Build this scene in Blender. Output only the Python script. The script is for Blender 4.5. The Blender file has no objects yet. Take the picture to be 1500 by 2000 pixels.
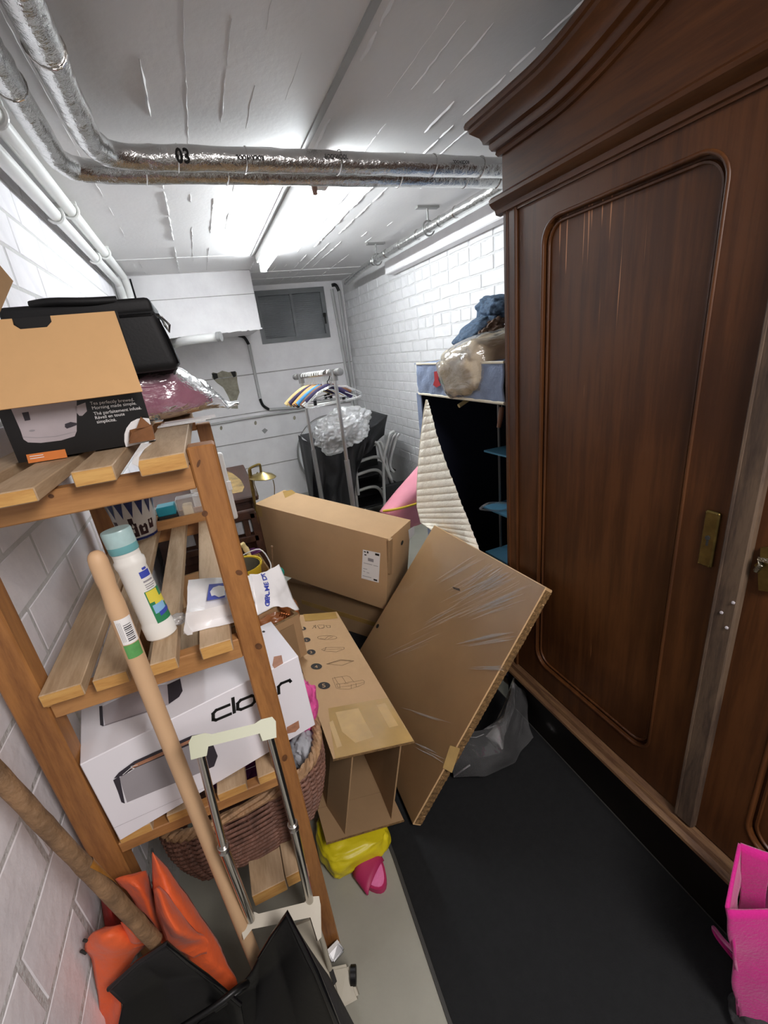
import bpy, bmesh, math, random
from mathutils import Vector, Matrix, noise
from mathutils.geometry import tessellate_polygon
random.seed(7)
scene = bpy.context.scene
COL = scene.collection
PI = math.pi

# ------------------------------------------------------------------ camera
F_PX = 851.06
CAM = Vector((0, 0, 1.55))
_a, _b, _g = 0.3469292, 0.3615490, 0.1183826      # yaw right, pitch down, roll (radians)
_f = Vector((math.sin(_a)*math.cos(_b), math.cos(_a)*math.cos(_b), -math.sin(_b)))
_r = Vector((math.cos(_a), -math.sin(_a), 0))
_d = _f.cross(_r)
RIGHT = _r*math.cos(_g) + _d*math.sin(_g)
DOWN = _d*math.cos(_g) - _r*math.sin(_g)
FWD = _f
cam_data = bpy.data.cameras.new('camera')
cam = bpy.data.objects.new('camera', cam_data)
COL.objects.link(cam)
cam_data.sensor_fit = 'VERTICAL'
cam_data.sensor_height = 36
cam_data.lens = F_PX/2000*36
cam_data.clip_start = 0.02
cm = Matrix((RIGHT, -DOWN, -FWD)).transposed().to_4x4()
cm.translation = CAM
cam.matrix_world = cm
scene.camera = cam

# ------------------------------------------------------------------ world, lights, exposure
w = bpy.data.worlds.new('world')
scene.world = w
w.use_nodes = True
w.node_tree.nodes['Background'].inputs['Color'].default_value = (1.0, 0.97, 0.95, 1)
w.node_tree.nodes['Background'].inputs['Strength'].default_value = 0.12
TUBE_EMIT = 38.0
ld = bpy.data.lights.new('corridor_lamp', 'AREA')
ld.shape = 'RECTANGLE'; ld.size = 0.5; ld.size_y = 1.2
ld.energy = 27.0
ld.color = (1.0, 0.94, 0.93)
lo = bpy.data.objects.new('corridor_lamp', ld)
COL.objects.link(lo)
lo.location = (0.55, -0.5, 2.2)
lo.rotation_euler = (math.radians(20), math.radians(-14), 0)
scene.view_settings.view_transform = 'Standard'
scene.view_settings.look = 'None'
scene.view_settings.gamma = 1
scene.view_settings.exposure = 1.12
scene.view_settings.use_curve_mapping = False

# ------------------------------------------------------------------ measuring helper
def at(px, py, x=None, y=None, z=None):
    """World point on the plane x=, y= or z= seen along the given direction (1500x2000 survey frame)."""
    d = RIGHT*((px-750)/F_PX) + DOWN*((py-1000)/F_PX) + FWD
    if x is not None: t = (x-CAM.x)/d.x
    elif y is not None: t = (y-CAM.y)/d.y
    else: t = (z-CAM.z)/d.z
    return CAM + d*t
def on(px, py, p0, n):
    d = RIGHT*((px-750)/F_PX) + DOWN*((py-1000)/F_PX) + FWD
    p0 = Vector(p0); n = Vector(n)
    return CAM + d*((p0-CAM).dot(n)/d.dot(n))

# ------------------------------------------------------------------ materials
def srgb(h):
    h = h.lstrip('#')
    c = [int(h[i:i+2], 16)/255 for i in (0, 2, 4)]
    return tuple((v/12.92 if v <= .04045 else ((v+.055)/1.055)**2.4) for v in c) + (1,)
class NT:
    def __init__(s, name):
        s.m = bpy.data.materials.new(name); s.m.use_nodes = True
        s.t = s.m.node_tree; s.t.nodes.clear()
        s.out = s.n('ShaderNodeOutputMaterial')
    def n(s, typ, **kw):
        o = s.t.nodes.new(typ)
        for k, v in kw.items():
            if k.startswith('_'): setattr(o, k[1:], v)
            else:
                o.inputs[k.replace('__', ' ')].default_value = v
        return o
    def l(s, a, b): s.t.links.new(a, b)
def coords(nt, scale=(1, 1, 1), kind='Object'):
    tc = nt.n('ShaderNodeTexCoord'); mp = nt.n('ShaderNodeMapping')
    mp.inputs['Scale'].default_value = scale
    nt.l(tc.outputs[kind], mp.inputs['Vector'])
    return mp.outputs['Vector']
def simple(name, col, rough=.5, metal=0, vary=.12, vscale=8, bump=0, bscale=60, coat=0, stretch=(1, 1, 1), spec=.5, sheen=0, trans=0, col2=None):
    nt = NT(name); b = nt.n('ShaderNodeBsdfPrincipled')
    c = srgb(col) if isinstance(col, str) else col
    v = coords(nt, stretch)
    tx = nt.n('ShaderNodeTexNoise', Scale=vscale, Detail=5, Roughness=.6); nt.l(v, tx.inputs['Vector'])
    rp = nt.n('ShaderNodeValToRGB')
    c2 = srgb(col2) if col2 else tuple(max(0, x*(1-vary*2)) for x in c[:3])+(1,)
    rp.color_ramp.elements[0].position = .3; rp.color_ramp.elements[1].position = .68
    rp.color_ramp.elements[0].color = c2; rp.color_ramp.elements[1].color = c
    nt.l(tx.outputs['Fac'], rp.inputs['Fac']); nt.l(rp.outputs['Color'], b.inputs['Base Color'])
    b.inputs['Roughness'].default_value = rough; b.inputs['Metallic'].default_value = metal
    b.inputs['Coat Weight'].default_value = coat; b.inputs['Specular IOR Level'].default_value = spec
    b.inputs['Sheen Weight'].default_value = sheen
    if trans: b.inputs['Transmission Weight'].default_value = trans
    if bump:
        t2 = nt.n('ShaderNodeTexNoise', Scale=bscale, Detail=4); nt.l(v, t2.inputs['Vector'])
        bp = nt.n('ShaderNodeBump', Strength=bump, Distance=.01); nt.l(t2.outputs['Fac'], bp.inputs['Height'])
        nt.l(bp.outputs['Normal'], b.inputs['Normal'])
    nt.l(b.outputs['BSDF'], nt.out.inputs['Surface'])
    return nt.m
def wood(name, ca, cb, cc=None, axis='y', rough=.5, coat=0, gscale=9, knots=True, spec=.5, warp=2.0, bump=.12):
    nt = NT(name); b = nt.n('ShaderNodeBsdfPrincipled')
    k = {'x': (.12, 1, 1), 'y': (1, .12, 1), 'z': (1, 1, .12)}[axis]
    v = coords(nt, tuple(q*gscale for q in k))
    n1 = nt.n('ShaderNodeTexNoise', Scale=1.2, Detail=6, Roughness=.65, Distortion=warp*.4); nt.l(v, n1.inputs['Vector'])
    n2 = nt.n('ShaderNodeTexNoise', Scale=11, Detail=3, Roughness=.7); nt.l(v, n2.inputs['Vector'])
    mx = nt.n('ShaderNodeMath', _operation='MULTIPLY_ADD'); mx.inputs[1].default_value = .35
    nt.l(n2.outputs['Fac'], mx.inputs[0]); nt.l(n1.outputs['Fac'], mx.inputs[2])
    rp = nt.n('ShaderNodeValToRGB'); e = rp.color_ramp.elements
    e[0].position = .42; e[0].color = srgb(ca); e[1].position = .82; e[1].color = srgb(cb)
    if cc:
        q = e.new(.60); q.color = srgb(cc)
    nt.l(mx.outputs[0], rp.inputs['Fac'])
    nt.l(rp.outputs['Color'], b.inputs['Base Color'])
    b.inputs['Roughness'].default_value = rough; b.inputs['Coat Weight'].default_value = coat
    b.inputs['Coat Roughness'].default_value = .25; b.inputs['Specular IOR Level'].default_value = spec
    bp = nt.n('ShaderNodeBump', Strength=bump, Distance=.004); nt.l(mx.outputs[0], bp.inputs['Height'])
    nt.l(bp.outputs['Normal'], b.inputs['Normal'])
    nt.l(b.outputs['BSDF'], nt.out.inputs['Surface'])
    return nt.m
def foil(name):
    nt = NT(name); b = nt.n('ShaderNodeBsdfPrincipled')
    v = coords(nt)
    b.inputs['Base Color'].default_value = srgb('#cfcfcd'); b.inputs['Metallic'].default_value = .95
    b.inputs['Roughness'].default_value = .22
    n1 = nt.n('ShaderNodeTexNoise', Scale=14, Detail=5, Roughness=.7); nt.l(v, n1.inputs['Vector'])
    vo = nt.n('ShaderNodeTexVoronoi', Scale=22); nt.l(v, vo.inputs['Vector'])
    ad = nt.n('ShaderNodeMath', _operation='MULTIPLY_ADD'); ad.inputs[1].default_value = .25
    nt.l(vo.outputs['Distance'], ad.inputs[0]); nt.l(n1.outputs['Fac'], ad.inputs[2])
    bp = nt.n('ShaderNodeBump', Strength=.55, Distance=.014); nt.l(ad.outputs[0], bp.inputs['Height'])
    nt.l(bp.outputs['Normal'], b.inputs['Normal'])
    nt.l(b.outputs['BSDF'], nt.out.inputs['Surface'])
    return nt.m
def film(name, tint='#ffffff', base=.06, gain=.9, rough=.12, bscale=9, bump=.5, milk=0.0, stretch=(1, 1, 1)):
    """thin clear plastic film: see-through with a glossy skin"""
    nt = NT(name)
    v = coords(nt, stretch)
    n1 = nt.n('ShaderNodeTexNoise', Scale=bscale, Detail=4, Roughness=.55, Distortion=.6); nt.l(v, n1.inputs['Vector'])
    bp = nt.n('ShaderNodeBump', Strength=bump, Distance=.03); nt.l(n1.outputs['Fac'], bp.inputs['Height'])
    tr = nt.n('ShaderNodeBsdfTransparent', Color=srgb(tint))
    gl = nt.n('ShaderNodeBsdfGlossy', Roughness=rough); gl.inputs['Color'].default_value = (1, 1, 1, 1)
    nt.l(bp.outputs['Normal'], gl.inputs['Normal'])
    lw = nt.n('ShaderNodeLayerWeight', Blend=.25); nt.l(bp.outputs['Normal'], lw.inputs['Normal'])
    ma = nt.n('ShaderNodeMath', _operation='MULTIPLY_ADD'); ma.inputs[1].default_value = gain; ma.inputs[2].default_value = base
    ma.use_clamp = True
    nt.l(lw.outputs['Fresnel'], ma.inputs[0])
    mix = nt.n('ShaderNodeMixShader'); nt.l(ma.outputs[0], mix.inputs[0]); nt.l(tr.outputs[0], mix.inputs[1]); nt.l(gl.outputs[0], mix.inputs[2])
    last = mix.outputs[0]
    if milk:
        df = nt.n('ShaderNodeBsdfDiffuse', Color=srgb('#f4f4f4')); nt.l(bp.outputs['Normal'], df.inputs['Normal'])
        m2 = nt.n('ShaderNodeMixShader'); m2.inputs[0].default_value = milk
        nt.l(last, m2.inputs[1]); nt.l(df.outputs[0], m2.inputs[2]); last = m2.outputs[0]
    nt.l(last, nt.out.inputs['Surface'])
    return nt.m
def emit(name, col, s):
    nt = NT(name); e = nt.n('ShaderNodeEmission', Strength=s); e.inputs['Color'].default_value = srgb(col)
    nt.l(e.outputs[0], nt.out.inputs['Surface']); return nt.m
def mahogany(name, axis='z', scratch=False):
    nt = NT(name); b = nt.n('ShaderNodeBsdfPrincipled')
    k = {'x': (.06, 1, 1), 'y': (1, .06, 1), 'z': (1, 1, .06)}[axis]
    v = coords(nt, tuple(q*26 for q in k))
    n1 = nt.n('ShaderNodeTexNoise', Scale=1.6, Detail=7, Roughness=.7); nt.l(v, n1.inputs['Vector'])
    vb = coords(nt, (1.4, 1.4, 1.4))
    n2 = nt.n('ShaderNodeTexNoise', Scale=2, Detail=2); nt.l(vb, n2.inputs['Vector'])
    mx = nt.n('ShaderNodeMath', _operation='MULTIPLY_ADD'); mx.inputs[1].default_value = .75
    nt.l(n2.outputs['Fac'], mx.inputs[0]); nt.l(n1.outputs['Fac'], mx.inputs[2])
    rp = nt.n('ShaderNodeValToRGB'); e = rp.color_ramp.elements
    e[0].position = .40; e[0].color = srgb('#331a0a'); e[1].position = 1.2; e[1].color = srgb('#533117')
    q = e.new(.80); q.color = srgb('#422510')
    nt.l(mx.outputs[0], rp.inputs['Fac'])
    col = rp.outputs['Color']
    if scratch:
        # pale drip scratches near the top of the panel
        vs = coords(nt, (1, 95, 2.6))
        ns = nt.n('ShaderNodeTexNoise', Scale=1, Detail=1); nt.l(vs, ns.inputs['Vector'])
        tc = nt.n('ShaderNodeTexCoord'); sp = nt.n('ShaderNodeSeparateXYZ'); nt.l(tc.outputs['Object'], sp.inputs[0])
        zr = nt.n('ShaderNodeMapRange'); zr.inputs['From Min'].default_value = 1.4; zr.inputs['From Max'].default_value = 1.8
        zr.inputs['To Min'].default_value = 0; zr.inputs['To Max'].default_value = .135
        nt.l(sp.outputs['Z'], zr.inputs['Value'])
        yr = nt.n('ShaderNodeMapRange'); yr.inputs['From Min'].default_value = .84; yr.inputs['From Max'].default_value = .72
        yr.inputs['To Min'].default_value = 0; yr.inputs['To Max'].default_value = 1
        nt.l(sp.outputs['Y'], yr.inputs['Value'])
        mu = nt.n('ShaderNodeMath', _operation='MULTIPLY'); nt.l(zr.outputs[0], mu.inputs[0]); nt.l(yr.outputs[0], mu.inputs[1])
        ad = nt.n('ShaderNodeMath', _operation='ADD'); nt.l(ns.outputs['Fac'], ad.inputs[0]); nt.l(mu.outputs[0], ad.inputs[1])
        rs = nt.n('ShaderNodeValToRGB'); rs.color_ramp.elements[0].position = .80; rs.color_ramp.elements[1].position = .84
        nt.l(ad.outputs[0], rs.inputs['Fac'])
        mc = nt.n('ShaderNodeMix', _data_type='RGBA'); nt.l(rs.outputs['Color'], mc.inputs[0])
        nt.l(col, mc.inputs[6]); mc.inputs[7].default_value = srgb('#b98058')
        col = mc.outputs[2]
    nt.l(col, b.inputs['Base Color'])
    b.inputs['Roughness'].default_value = .42; b.inputs['Specular IOR Level'].default_value = .32; b.inputs['Coat Weight'].default_value = .04; b.inputs['Coat Roughness'].default_value = .3
    bp = nt.n('ShaderNodeBump', Strength=.1, Distance=.003); nt.l(mx.outputs[0], bp.inputs['Height'])
    nt.l(bp.outputs['Normal'], b.inputs['Normal'])
    nt.l(b.outputs['BSDF'], nt.out.inputs['Surface'])
    return nt.m

M = {}
M['white_paint'] = simple('white_paint', '#eeecec', .55, vary=.03, vscale=5, bump=.22, bscale=28, col2='#e2dfe0')
M['brick_paint'] = simple('brick_paint', '#dfdede', .55, vary=.03, vscale=9, bump=.25, bscale=30, col2='#d2d1d1')
M['block_paint_lit'] = simple('block_paint_lit', '#efecef', .55, vary=.03, vscale=9, bump=.25, bscale=30, col2='#e2dfe3')  # brick paint lightened to make up for weak light on the left wall
M['mortar'] = simple('mortar', '#cfcecd', .7, vary=.05, vscale=14, bump=.5, bscale=70)
M['ceiling_paint'] = simple('ceiling_paint', '#d9d7d6', .6, vary=.03, vscale=3, bump=.07, bscale=60, stretch=(1, .7, 1))
M['floor_paint'] = simple('floor_paint', '#9f9d90', .45, vary=.06, vscale=6, bump=.05, bscale=90)
M['plaster'] = simple('plaster', '#a59f8d', .9, vary=.2, vscale=20, bump=.6, bscale=60)
M['dark_patch'] = simple('dark_patch', '#2b2a28', .9)
M['foil'] = foil('aluminium_foil')
M['white_plastic'] = simple('white_plastic', '#e6e6e3', .35, vary=.02)
M['grey_plastic'] = simple('grey_plastic', '#9c9c9a', .45, vary=.04)
M['black_plastic'] = simple('black_plastic', '#0a0a0b', .4, vary=.1, vscale=20, bump=.03, bscale=90, spec=.35)
M['black_gloss'] = simple('black_gloss', '#0e0e10', .22, vary=.05)
M['grey_scuff'] = simple('grey_scuff', '#2e2d2f', .75, vary=.2, vscale=30, bump=.2, bscale=150)
M['joint_line'] = simple('joint_line', '#aaa8a4', .8, vary=.15, vscale=30)
M['conduit_grey'] = simple('conduit_grey', '#bcbcba', .5, vary=.04)
M['bright_tube'] = simple('bright_tube_paint', '#c2c1be', .35, metal=.3, vary=.05)
M['steel'] = simple('brushed_steel', '#b9b6b2', .28, metal=1, vary=.05)
M['tube_grey'] = simple('grey_tube_paint', '#8f8e8c', .4, metal=.5, vary=.05)
M['chrome'] = simple('chrome', '#c9c6c2', .16, metal=1, vary=.02)
M['brass'] = simple('brass', '#a3905e', .32, metal=1, vary=.12, vscale=25)
M['old_brass'] = simple('old_brass', '#84713f', .4, metal=.9, vary=.2, vscale=40)
M['silver'] = simple('tarnished_silver', '#b8b3a2', .25, metal=1, vary=.2, vscale=60, bump=.4, bscale=160)
M['cream'] = simple('cream_plastic', '#a9ac90', .42, vary=.03)
M['cream_dirty'] = simple('cream_plastic_dirty', '#b9b2a0', .5, vary=.08)
M['tube'] = emit('tube_glow', '#f4fbff', TUBE_EMIT)
M['window_frame'] = simple('window_frame_paint', '#77797a', .5, vary=.1)
M['window_glass'] = simple('window_glass', '#6d7173', .12, vary=.06, spec=.8)
M['pine'] = wood('varnished_pine', '#6f4526', '#a9743f', '#8f5f33', 'z', .5, gscale=16)
M['pine_x'] = wood('varnished_pine_beam', '#8a5f35', '#b58450', '#a27243', 'x', .5, gscale=16)
M['pine_raw'] = wood('raw_pine_slat', '#8d765c', '#c4aa8a', '#ac9170', 'y', .7, gscale=14)
M['pine_end'] = wood('pine_end_grain', '#a9783c', '#d3a660', '#c08f4e', 'x', .7, gscale=30)
M['knot'] = simple('pine_knot', '#6b4323', .6, vary=.25, vscale=120)
M['beech'] = simple('beech_handle', '#d0ab84', .55, vary=.06, vscale=18, stretch=(1, 1, .2))
M['old_wood'] = simple('weathered_handle', '#8d6d4d', .7, vary=.28, vscale=22, bump=.5, bscale=70)
M['amber'] = simple('amber_varnish', '#a8712c', .45, vary=.2, vscale=40)
M['mahogany'] = mahogany('mahogany_vertical', 'z')
M['mahogany_y'] = mahogany('mahogany_horizontal', 'y')
M['mahogany_panel'] = mahogany('mahogany_panel', 'z', True)
M['worn_wood'] = wood('worn_edge_wood', '#2c2119', '#5c4b3b', '#403228', 'z', .6, gscale=24)
M['worn_wood_y'] = wood('worn_edge_wood_y', '#3d2918', '#6f5336', '#523723', 'y', .6, gscale=24)
M['dark_wood'] = wood('dark_stained_wood', '#22120b', '#45281a', '#321b11', 'y', .4, gscale=14)
M['bleached'] = simple('bleached_wood', '#a3854f', .7, vary=.3, vscale=16, bump=.2)
M['plinth_shade'] = simple('shaded_plinth_wood', '#16100c', .45, vary=.2)  # near-black colour paints in the shadow on the wardrobe plinth
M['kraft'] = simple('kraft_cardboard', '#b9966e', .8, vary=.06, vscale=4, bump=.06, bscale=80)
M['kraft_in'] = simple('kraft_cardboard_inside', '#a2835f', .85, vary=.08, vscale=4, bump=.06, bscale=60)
M['kraft_edge'] = simple('corrugated_edge', '#8d6c42', .9, vary=.3, vscale=90, bump=.6, bscale=160)
M['kraft_light'] = simple('kraft_lid', '#d9ad78', .8, vary=.02, vscale=30)
M['kraft_sheet'] = simple('kraft_sheet', '#c9a476', .7, vary=.08, vscale=3)
M['tape'] = simple('packing_tape', '#b08d50', .22, vary=.12, vscale=9, coat=.4)
M['tape2'] = simple('packing_tape_pale', '#c2a067', .3, vary=.12, vscale=14, coat=.3)
M['ink'] = simple('printing_ink', '#2e2a28', .8, vary=.1, vscale=50)
M['ink_soft'] = simple('faded_ink', '#4d3c26', .8, vary=.1, vscale=50)
M['paper'] = simple('white_paper', '#eceae8', .6, vary=.01)
M['print_black'] = simple('black_print', '#0d0d0d', .5)
M['print_blackgloss'] = simple('black_carton_print', '#0b0b0c', .35, vary=.02)
M['print_white'] = simple('white_print', '#f2f2f2', .5, vary=.01)
M['print_grey'] = simple('grey_print', '#9b979b', .5, vary=.05)
M['print_greylight'] = simple('light_grey_print', '#b9b0b4', .45, vary=.06, vscale=20)
M['print_dark'] = simple('dark_print', '#35313a', .5)
M['print_toast'] = simple('toast_print', '#b98466', .5, vary=.2, vscale=60)
M['print_orange'] = simple('orange_print', '#e0843f', .5, vary=.03)
M['print_blue'] = simple('blue_print', '#3c4bb0', .5, vary=.03)
M['print_green'] = simple('green_print', '#2f8a5a', .5, vary=.1)
M['print_yellow'] = simple('yellow_print', '#e6d54a', .5, vary=.05)
M['print_sky'] = simple('sky_print', '#8fc0e6', .5, vary=.05)
M['label_green'] = simple('label_green', '#5fa25a', .5, vary=.1, vscale=90)
M['carton_white'] = simple('white_carton', '#e9e7ec', .4, vary=.01)
M['bottle'] = simple('bottle_plastic', '#eeede6', .3, vary=.01)
M['cap'] = simple('bottle_cap_top', '#b4d3d3', .3, vary=.1, vscale=30)
M['cap_band'] = simple('bottle_cap_band', '#78b8bc', .25, vary=.1)
M['bag_white'] = simple('white_plastic_bag', '#efeeee', .35, vary=.02, bump=.35, bscale=14)
M['black_cloth'] = simple('black_nylon', '#121315', .62, vary=.15, vscale=30, bump=.05, bscale=190)
M['black_cover'] = simple('black_cover_cloth', '#1d1d1f', .6, vary=.15, vscale=8, bump=.3, bscale=30)
M['pink_blanket'] = simple('dusty_rose_cloth', '#b0607f', .9, vary=.1, vscale=20, bump=.2, bscale=80, sheen=.2)
M['film'] = film('clear_film')
M['film_wrap'] = film('stretch_film', base=.02, gain=.8, rough=.18, bscale=3, bump=.08)
M['film_bag'] = film('clear_bag_film', base=.10, gain=1.2, rough=.13, bscale=8, bump=.6, milk=.09, stretch=(1, 1, 2.2))
M['film_milky'] = film('crumpled_film', base=.2, gain=1.2, rough=.16, bscale=16, bump=1.0, milk=.28)
M['film_crease'] = film('film_crease', base=.10, gain=1.1, rough=.25, bscale=20, bump=.3, milk=.12)  # white mixed in as the streaky reflections on the stretch film
M['film_highlight'] = film('film_highlight', base=.25, gain=1.3, rough=.12, bscale=6, bump=.4, milk=.25)  # white mixed in as the bright highlight on the curled film
M['film_loose'] = film('loose_film', base=.05, gain=1.4, rough=.09, bscale=6, bump=.35, milk=.06)
M['orange_cloth'] = simple('orange_nylon', '#e8622e', .6, vary=.12, vscale=10, bump=.25, bscale=60, sheen=.1)
M['red_cloth'] = simple('red_inside_nylon', '#a02a22', .7, vary=.15, vscale=20)
M['wicker'] = simple('wicker', '#8a6150', .6, vary=.28, vscale=30, bump=.4, bscale=120)
M['wicker_rim'] = simple('wicker_rim', '#b8916a', .6, vary=.25, vscale=40, bump=.4, bscale=120)
M['magenta'] = simple('magenta_felt', '#c4077f', .85, vary=.06, vscale=30, bump=.25, bscale=160, sheen=.3)
M['pink'] = simple('pink_foam', '#f09aaa', .7, vary=.05, vscale=6)
M['hot_pink'] = simple('hot_pink_cloth', '#e0559b', .8, vary=.08, vscale=14)
M['slipper'] = simple('pink_slipper_foam', '#ef7fb4', .8, vary=.05, bump=.2, bscale=120)
M['slipper_dark'] = simple('raspberry_slipper_rubber', '#b02a5c', .55, vary=.08)
M['purple'] = simple('purple_cloth', '#5a2358', .8, vary=.1)
M['grey_cloth'] = simple('pale_grey_cloth', '#b9bcc2', .8, vary=.15, vscale=20, bump=.3, bscale=60)
M['yellow_bag'] = simple('yellow_plastic_bag', '#dccb1e', .42, vary=.1, vscale=9, bump=.4, bscale=14)
M['yellow'] = simple('yellow_enamel', '#d8b830', .4, vary=.08)
M['bucket_in'] = simple('bucket_inside', '#6b6656', .5, vary=.2)
M['copper'] = simple('copper_orange_wrap', '#b06c3c', .3, vary=.2, vscale=12, bump=.3, bscale=18, coat=.4)
M['copper_wire'] = simple('copper_wire', '#a5633a', .3, metal=.8)
M['teal'] = simple('teal_plastic', '#1d8ea0', .4, vary=.05)
M['green_cord'] = simple('green_cord', '#1f9c8a', .5)
M['quilt_blue'] = simple('blue_quilt', '#8492ad', .85, vary=.08, vscale=20, bump=.3, bscale=90)
M['quilt_cream'] = simple('cream_quilt', '#f4efe0', .85, vary=.05, vscale=25, bump=.3, bscale=110)
M['piping_cream'] = simple('cream_piping', '#e8dfc8', .7, vary=.04)
M['navy'] = simple('navy_lining', '#10162c', .9, vary=.1)
M['shelf_blue'] = simple('blue_fabric_shelf', '#4f86a3', .6, vary=.05)
M['denim'] = simple('denim', '#5a738f', .85, vary=.3, vscale=70, bump=.35, bscale=190)
M['brown_cloth'] = simple('brown_lining', '#6d5546', .7, vary=.15, vscale=20)
M['beige_cloth'] = simple('beige_bedding', '#dccbab', .7, vary=.06, vscale=8, bump=.8, bscale=9, stretch=(1, 3, 1))
M['hanger_wood'] = simple('hanger_wood', '#d8a257', .45, vary=.08, vscale=20)
M['hanger_pale'] = simple('hanger_pale_wood', '#d8c28a', .5, vary=.08, vscale=20)
M['hanger_blue'] = simple('hanger_blue', '#3f8fc4', .4, vary=.04)
M['hanger_brown'] = simple('hanger_brown', '#7c5136', .45, vary=.1)
M['hanger_violet'] = simple('hanger_violet', '#2f2450', .6, vary=.1)
M['hanger_clear'] = film('hanger_clear', base=.25, gain=1, rough=.1, milk=.15)
M['tabletop'] = simple('white_tabletop', '#d9dadb', .35, vary=.02)
M['rubber'] = simple('black_rubber_mat', '#1b1c1d', .85, vary=.12, vscale=60, bump=.15, bscale=300, spec=.25)
M['mat_edge'] = simple('mat_edge_binding', '#3c3b38', .7, vary=.1)
M['ceramic'] = simple('white_tin', '#d4d1cb', .35, vary=.03)
M['ceramic_blue'] = simple('blue_glaze', '#1d2f6b', .3, vary=.3, vscale=60)
M['ceramic_brown'] = simple('brown_glaze', '#3b2026', .4, vary=.3, vscale=40)
M['glass'] = film('clear_box_plastic', base=.1, gain=.9, rough=.06, bump=.1, milk=.12)
# ------------------------------------------------------------------ geometry helpers
WM = {}
def wm(o): return WM.get(o.name, Matrix.Identity(4))
def thing(name, label, cat, loc=(0, 0, 0), rot=None, group=None):
    o = bpy.data.objects.new(name, None); COL.objects.link(o)
    o.empty_display_size = .05
    m = Matrix.Translation(Vector(loc))
    if rot is not None: m = m @ (rot.to_4x4() if isinstance(rot, Matrix) else rot)
    o.matrix_world = m; WM[o.name] = m
    tag(o, label, cat, group)
    return o
def tag(o, label=None, cat=None, group=None, kind=None):
    if label: o['label'] = label
    if cat: o['category'] = cat
    if group: o['group'] = group
    if kind: o['kind'] = kind
    return o
def obj(name, bm, m, parent=None, world=False, smooth=False, label=None, kind=None, solid=0, loc=None):
    """link bm as one mesh object; world=True: vertices are given in world space"""
    me = bpy.data.meshes.new(name)
    base = wm(parent) if parent else Matrix.Identity(4)
    if parent and world: bm.transform(base.inverted())
    if not parent and loc is not None:
        bm.transform(Matrix.Translation(-Vector(loc)))
    bm.normal_update()
    bm.to_mesh(me); bm.free()
    if smooth:
        for p in me.polygons: p.use_smooth = True
        me.set_sharp_from_angle(angle=math.radians(smooth if smooth is not True else 50))
    me.materials.append(M[m] if isinstance(m, str) else m)
    o = bpy.data.objects.new(name, me); COL.objects.link(o)
    if parent: o.parent = parent; WM[o.name] = base
    elif loc is not None:
        o.location = loc; WM[o.name] = Matrix.Translation(Vector(loc))
    if solid:
        sm = o.modifiers.new('solid', 'SOLIDIFY'); sm.thickness = solid; sm.offset = 0
    tag(o, label, kind=kind)
    return o
def copy_tree(o, loc=None, rot=None, label=None):
    c = o.copy(); COL.objects.link(c)
    if loc is not None:
        m = Matrix.Translation(Vector(loc))
        if rot is not None: m = m @ rot.to_4x4()
        c.matrix_world = m; WM[c.name] = m
    if label: c['label'] = label
    for ch in o.children:
        d = ch.copy(); COL.objects.link(d); d.parent = c
        for g in ch.children:
            e = g.copy(); COL.objects.link(e); e.parent = d
    return c
def new(): return bmesh.new()
def box(bm, c, s, m=None, bev=0, seg=1):
    t = bmesh.new()
    bmesh.ops.create_cube(t, size=1)
    for v in t.verts: v.co = Vector((v.co.x*s[0], v.co.y*s[1], v.co.z*s[2]))
    if bev: bmesh.ops.bevel(t, geom=t.edges[:], offset=bev, segments=seg, affect='EDGES', profile=.6)
    for v in t.verts: v.co += Vector(c)
    if m is not None: t.transform(m)
    merge(bm, t); return bm
def merge(bm, t):
    mp = {v: bm.verts.new(v.co) for v in t.verts}
    for f in t.faces:
        try: bm.faces.new([mp[v] for v in f.verts])
        except ValueError: pass
    t.free()
def hexa(bm, a, b):
    """a: 4 points of one end, b: 4 matching points of the other end"""
    va = [bm.verts.new(Vector(p)) for p in a]; vb = [bm.verts.new(Vector(p)) for p in b]
    bm.faces.new(va[::-1]); bm.faces.new(vb)
    for i in range(4):
        j = (i+1) % 4; bm.faces.new((va[i], va[j], vb[j], vb[i]))
    bmesh.ops.recalc_face_normals(bm, faces=bm.faces[:])
    return bm
def boxb(bm, lo, hi, bev=0):
    lo = Vector(lo); hi = Vector(hi); return box(bm, (lo+hi)/2, hi-lo, None, bev)
def tube(bm, pts, r, n=8, closed=False, caps=True):
    pts = [Vector(p) for p in pts]; N = len(pts)
    rs = r if isinstance(r, (list, tuple)) else [r]*N
    rings = []; up = None
    for i, p in enumerate(pts):
        if closed: t = pts[(i+1) % N]-pts[i-1]
        else: t = pts[min(i+1, N-1)]-pts[max(i-1, 0)]
        if t.length < 1e-9: t = Vector((0, 0, 1))
        t.normalize()
        if up is None:
            up = t.orthogonal().normalized()
        up = (up - t*up.dot(t))
        if up.length < 1e-6: up = t.orthogonal()
        up.normalize(); side = t.cross(up)
        rings.append([bm.verts.new(p+(up*math.cos(2*PI*k/n)+side*math.sin(2*PI*k/n))*rs[i]) for k in range(n)])
    for i in range(N if closed else N-1):
        a = rings[i]; b = rings[(i+1) % N]
        for k in range(n):
            bm.faces.new((a[k], a[(k+1) % n], b[(k+1) % n], b[k]))
    if caps and not closed:
        bm.faces.new(rings[0][::-1]); bm.faces.new(rings[-1])
    return bm
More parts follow.
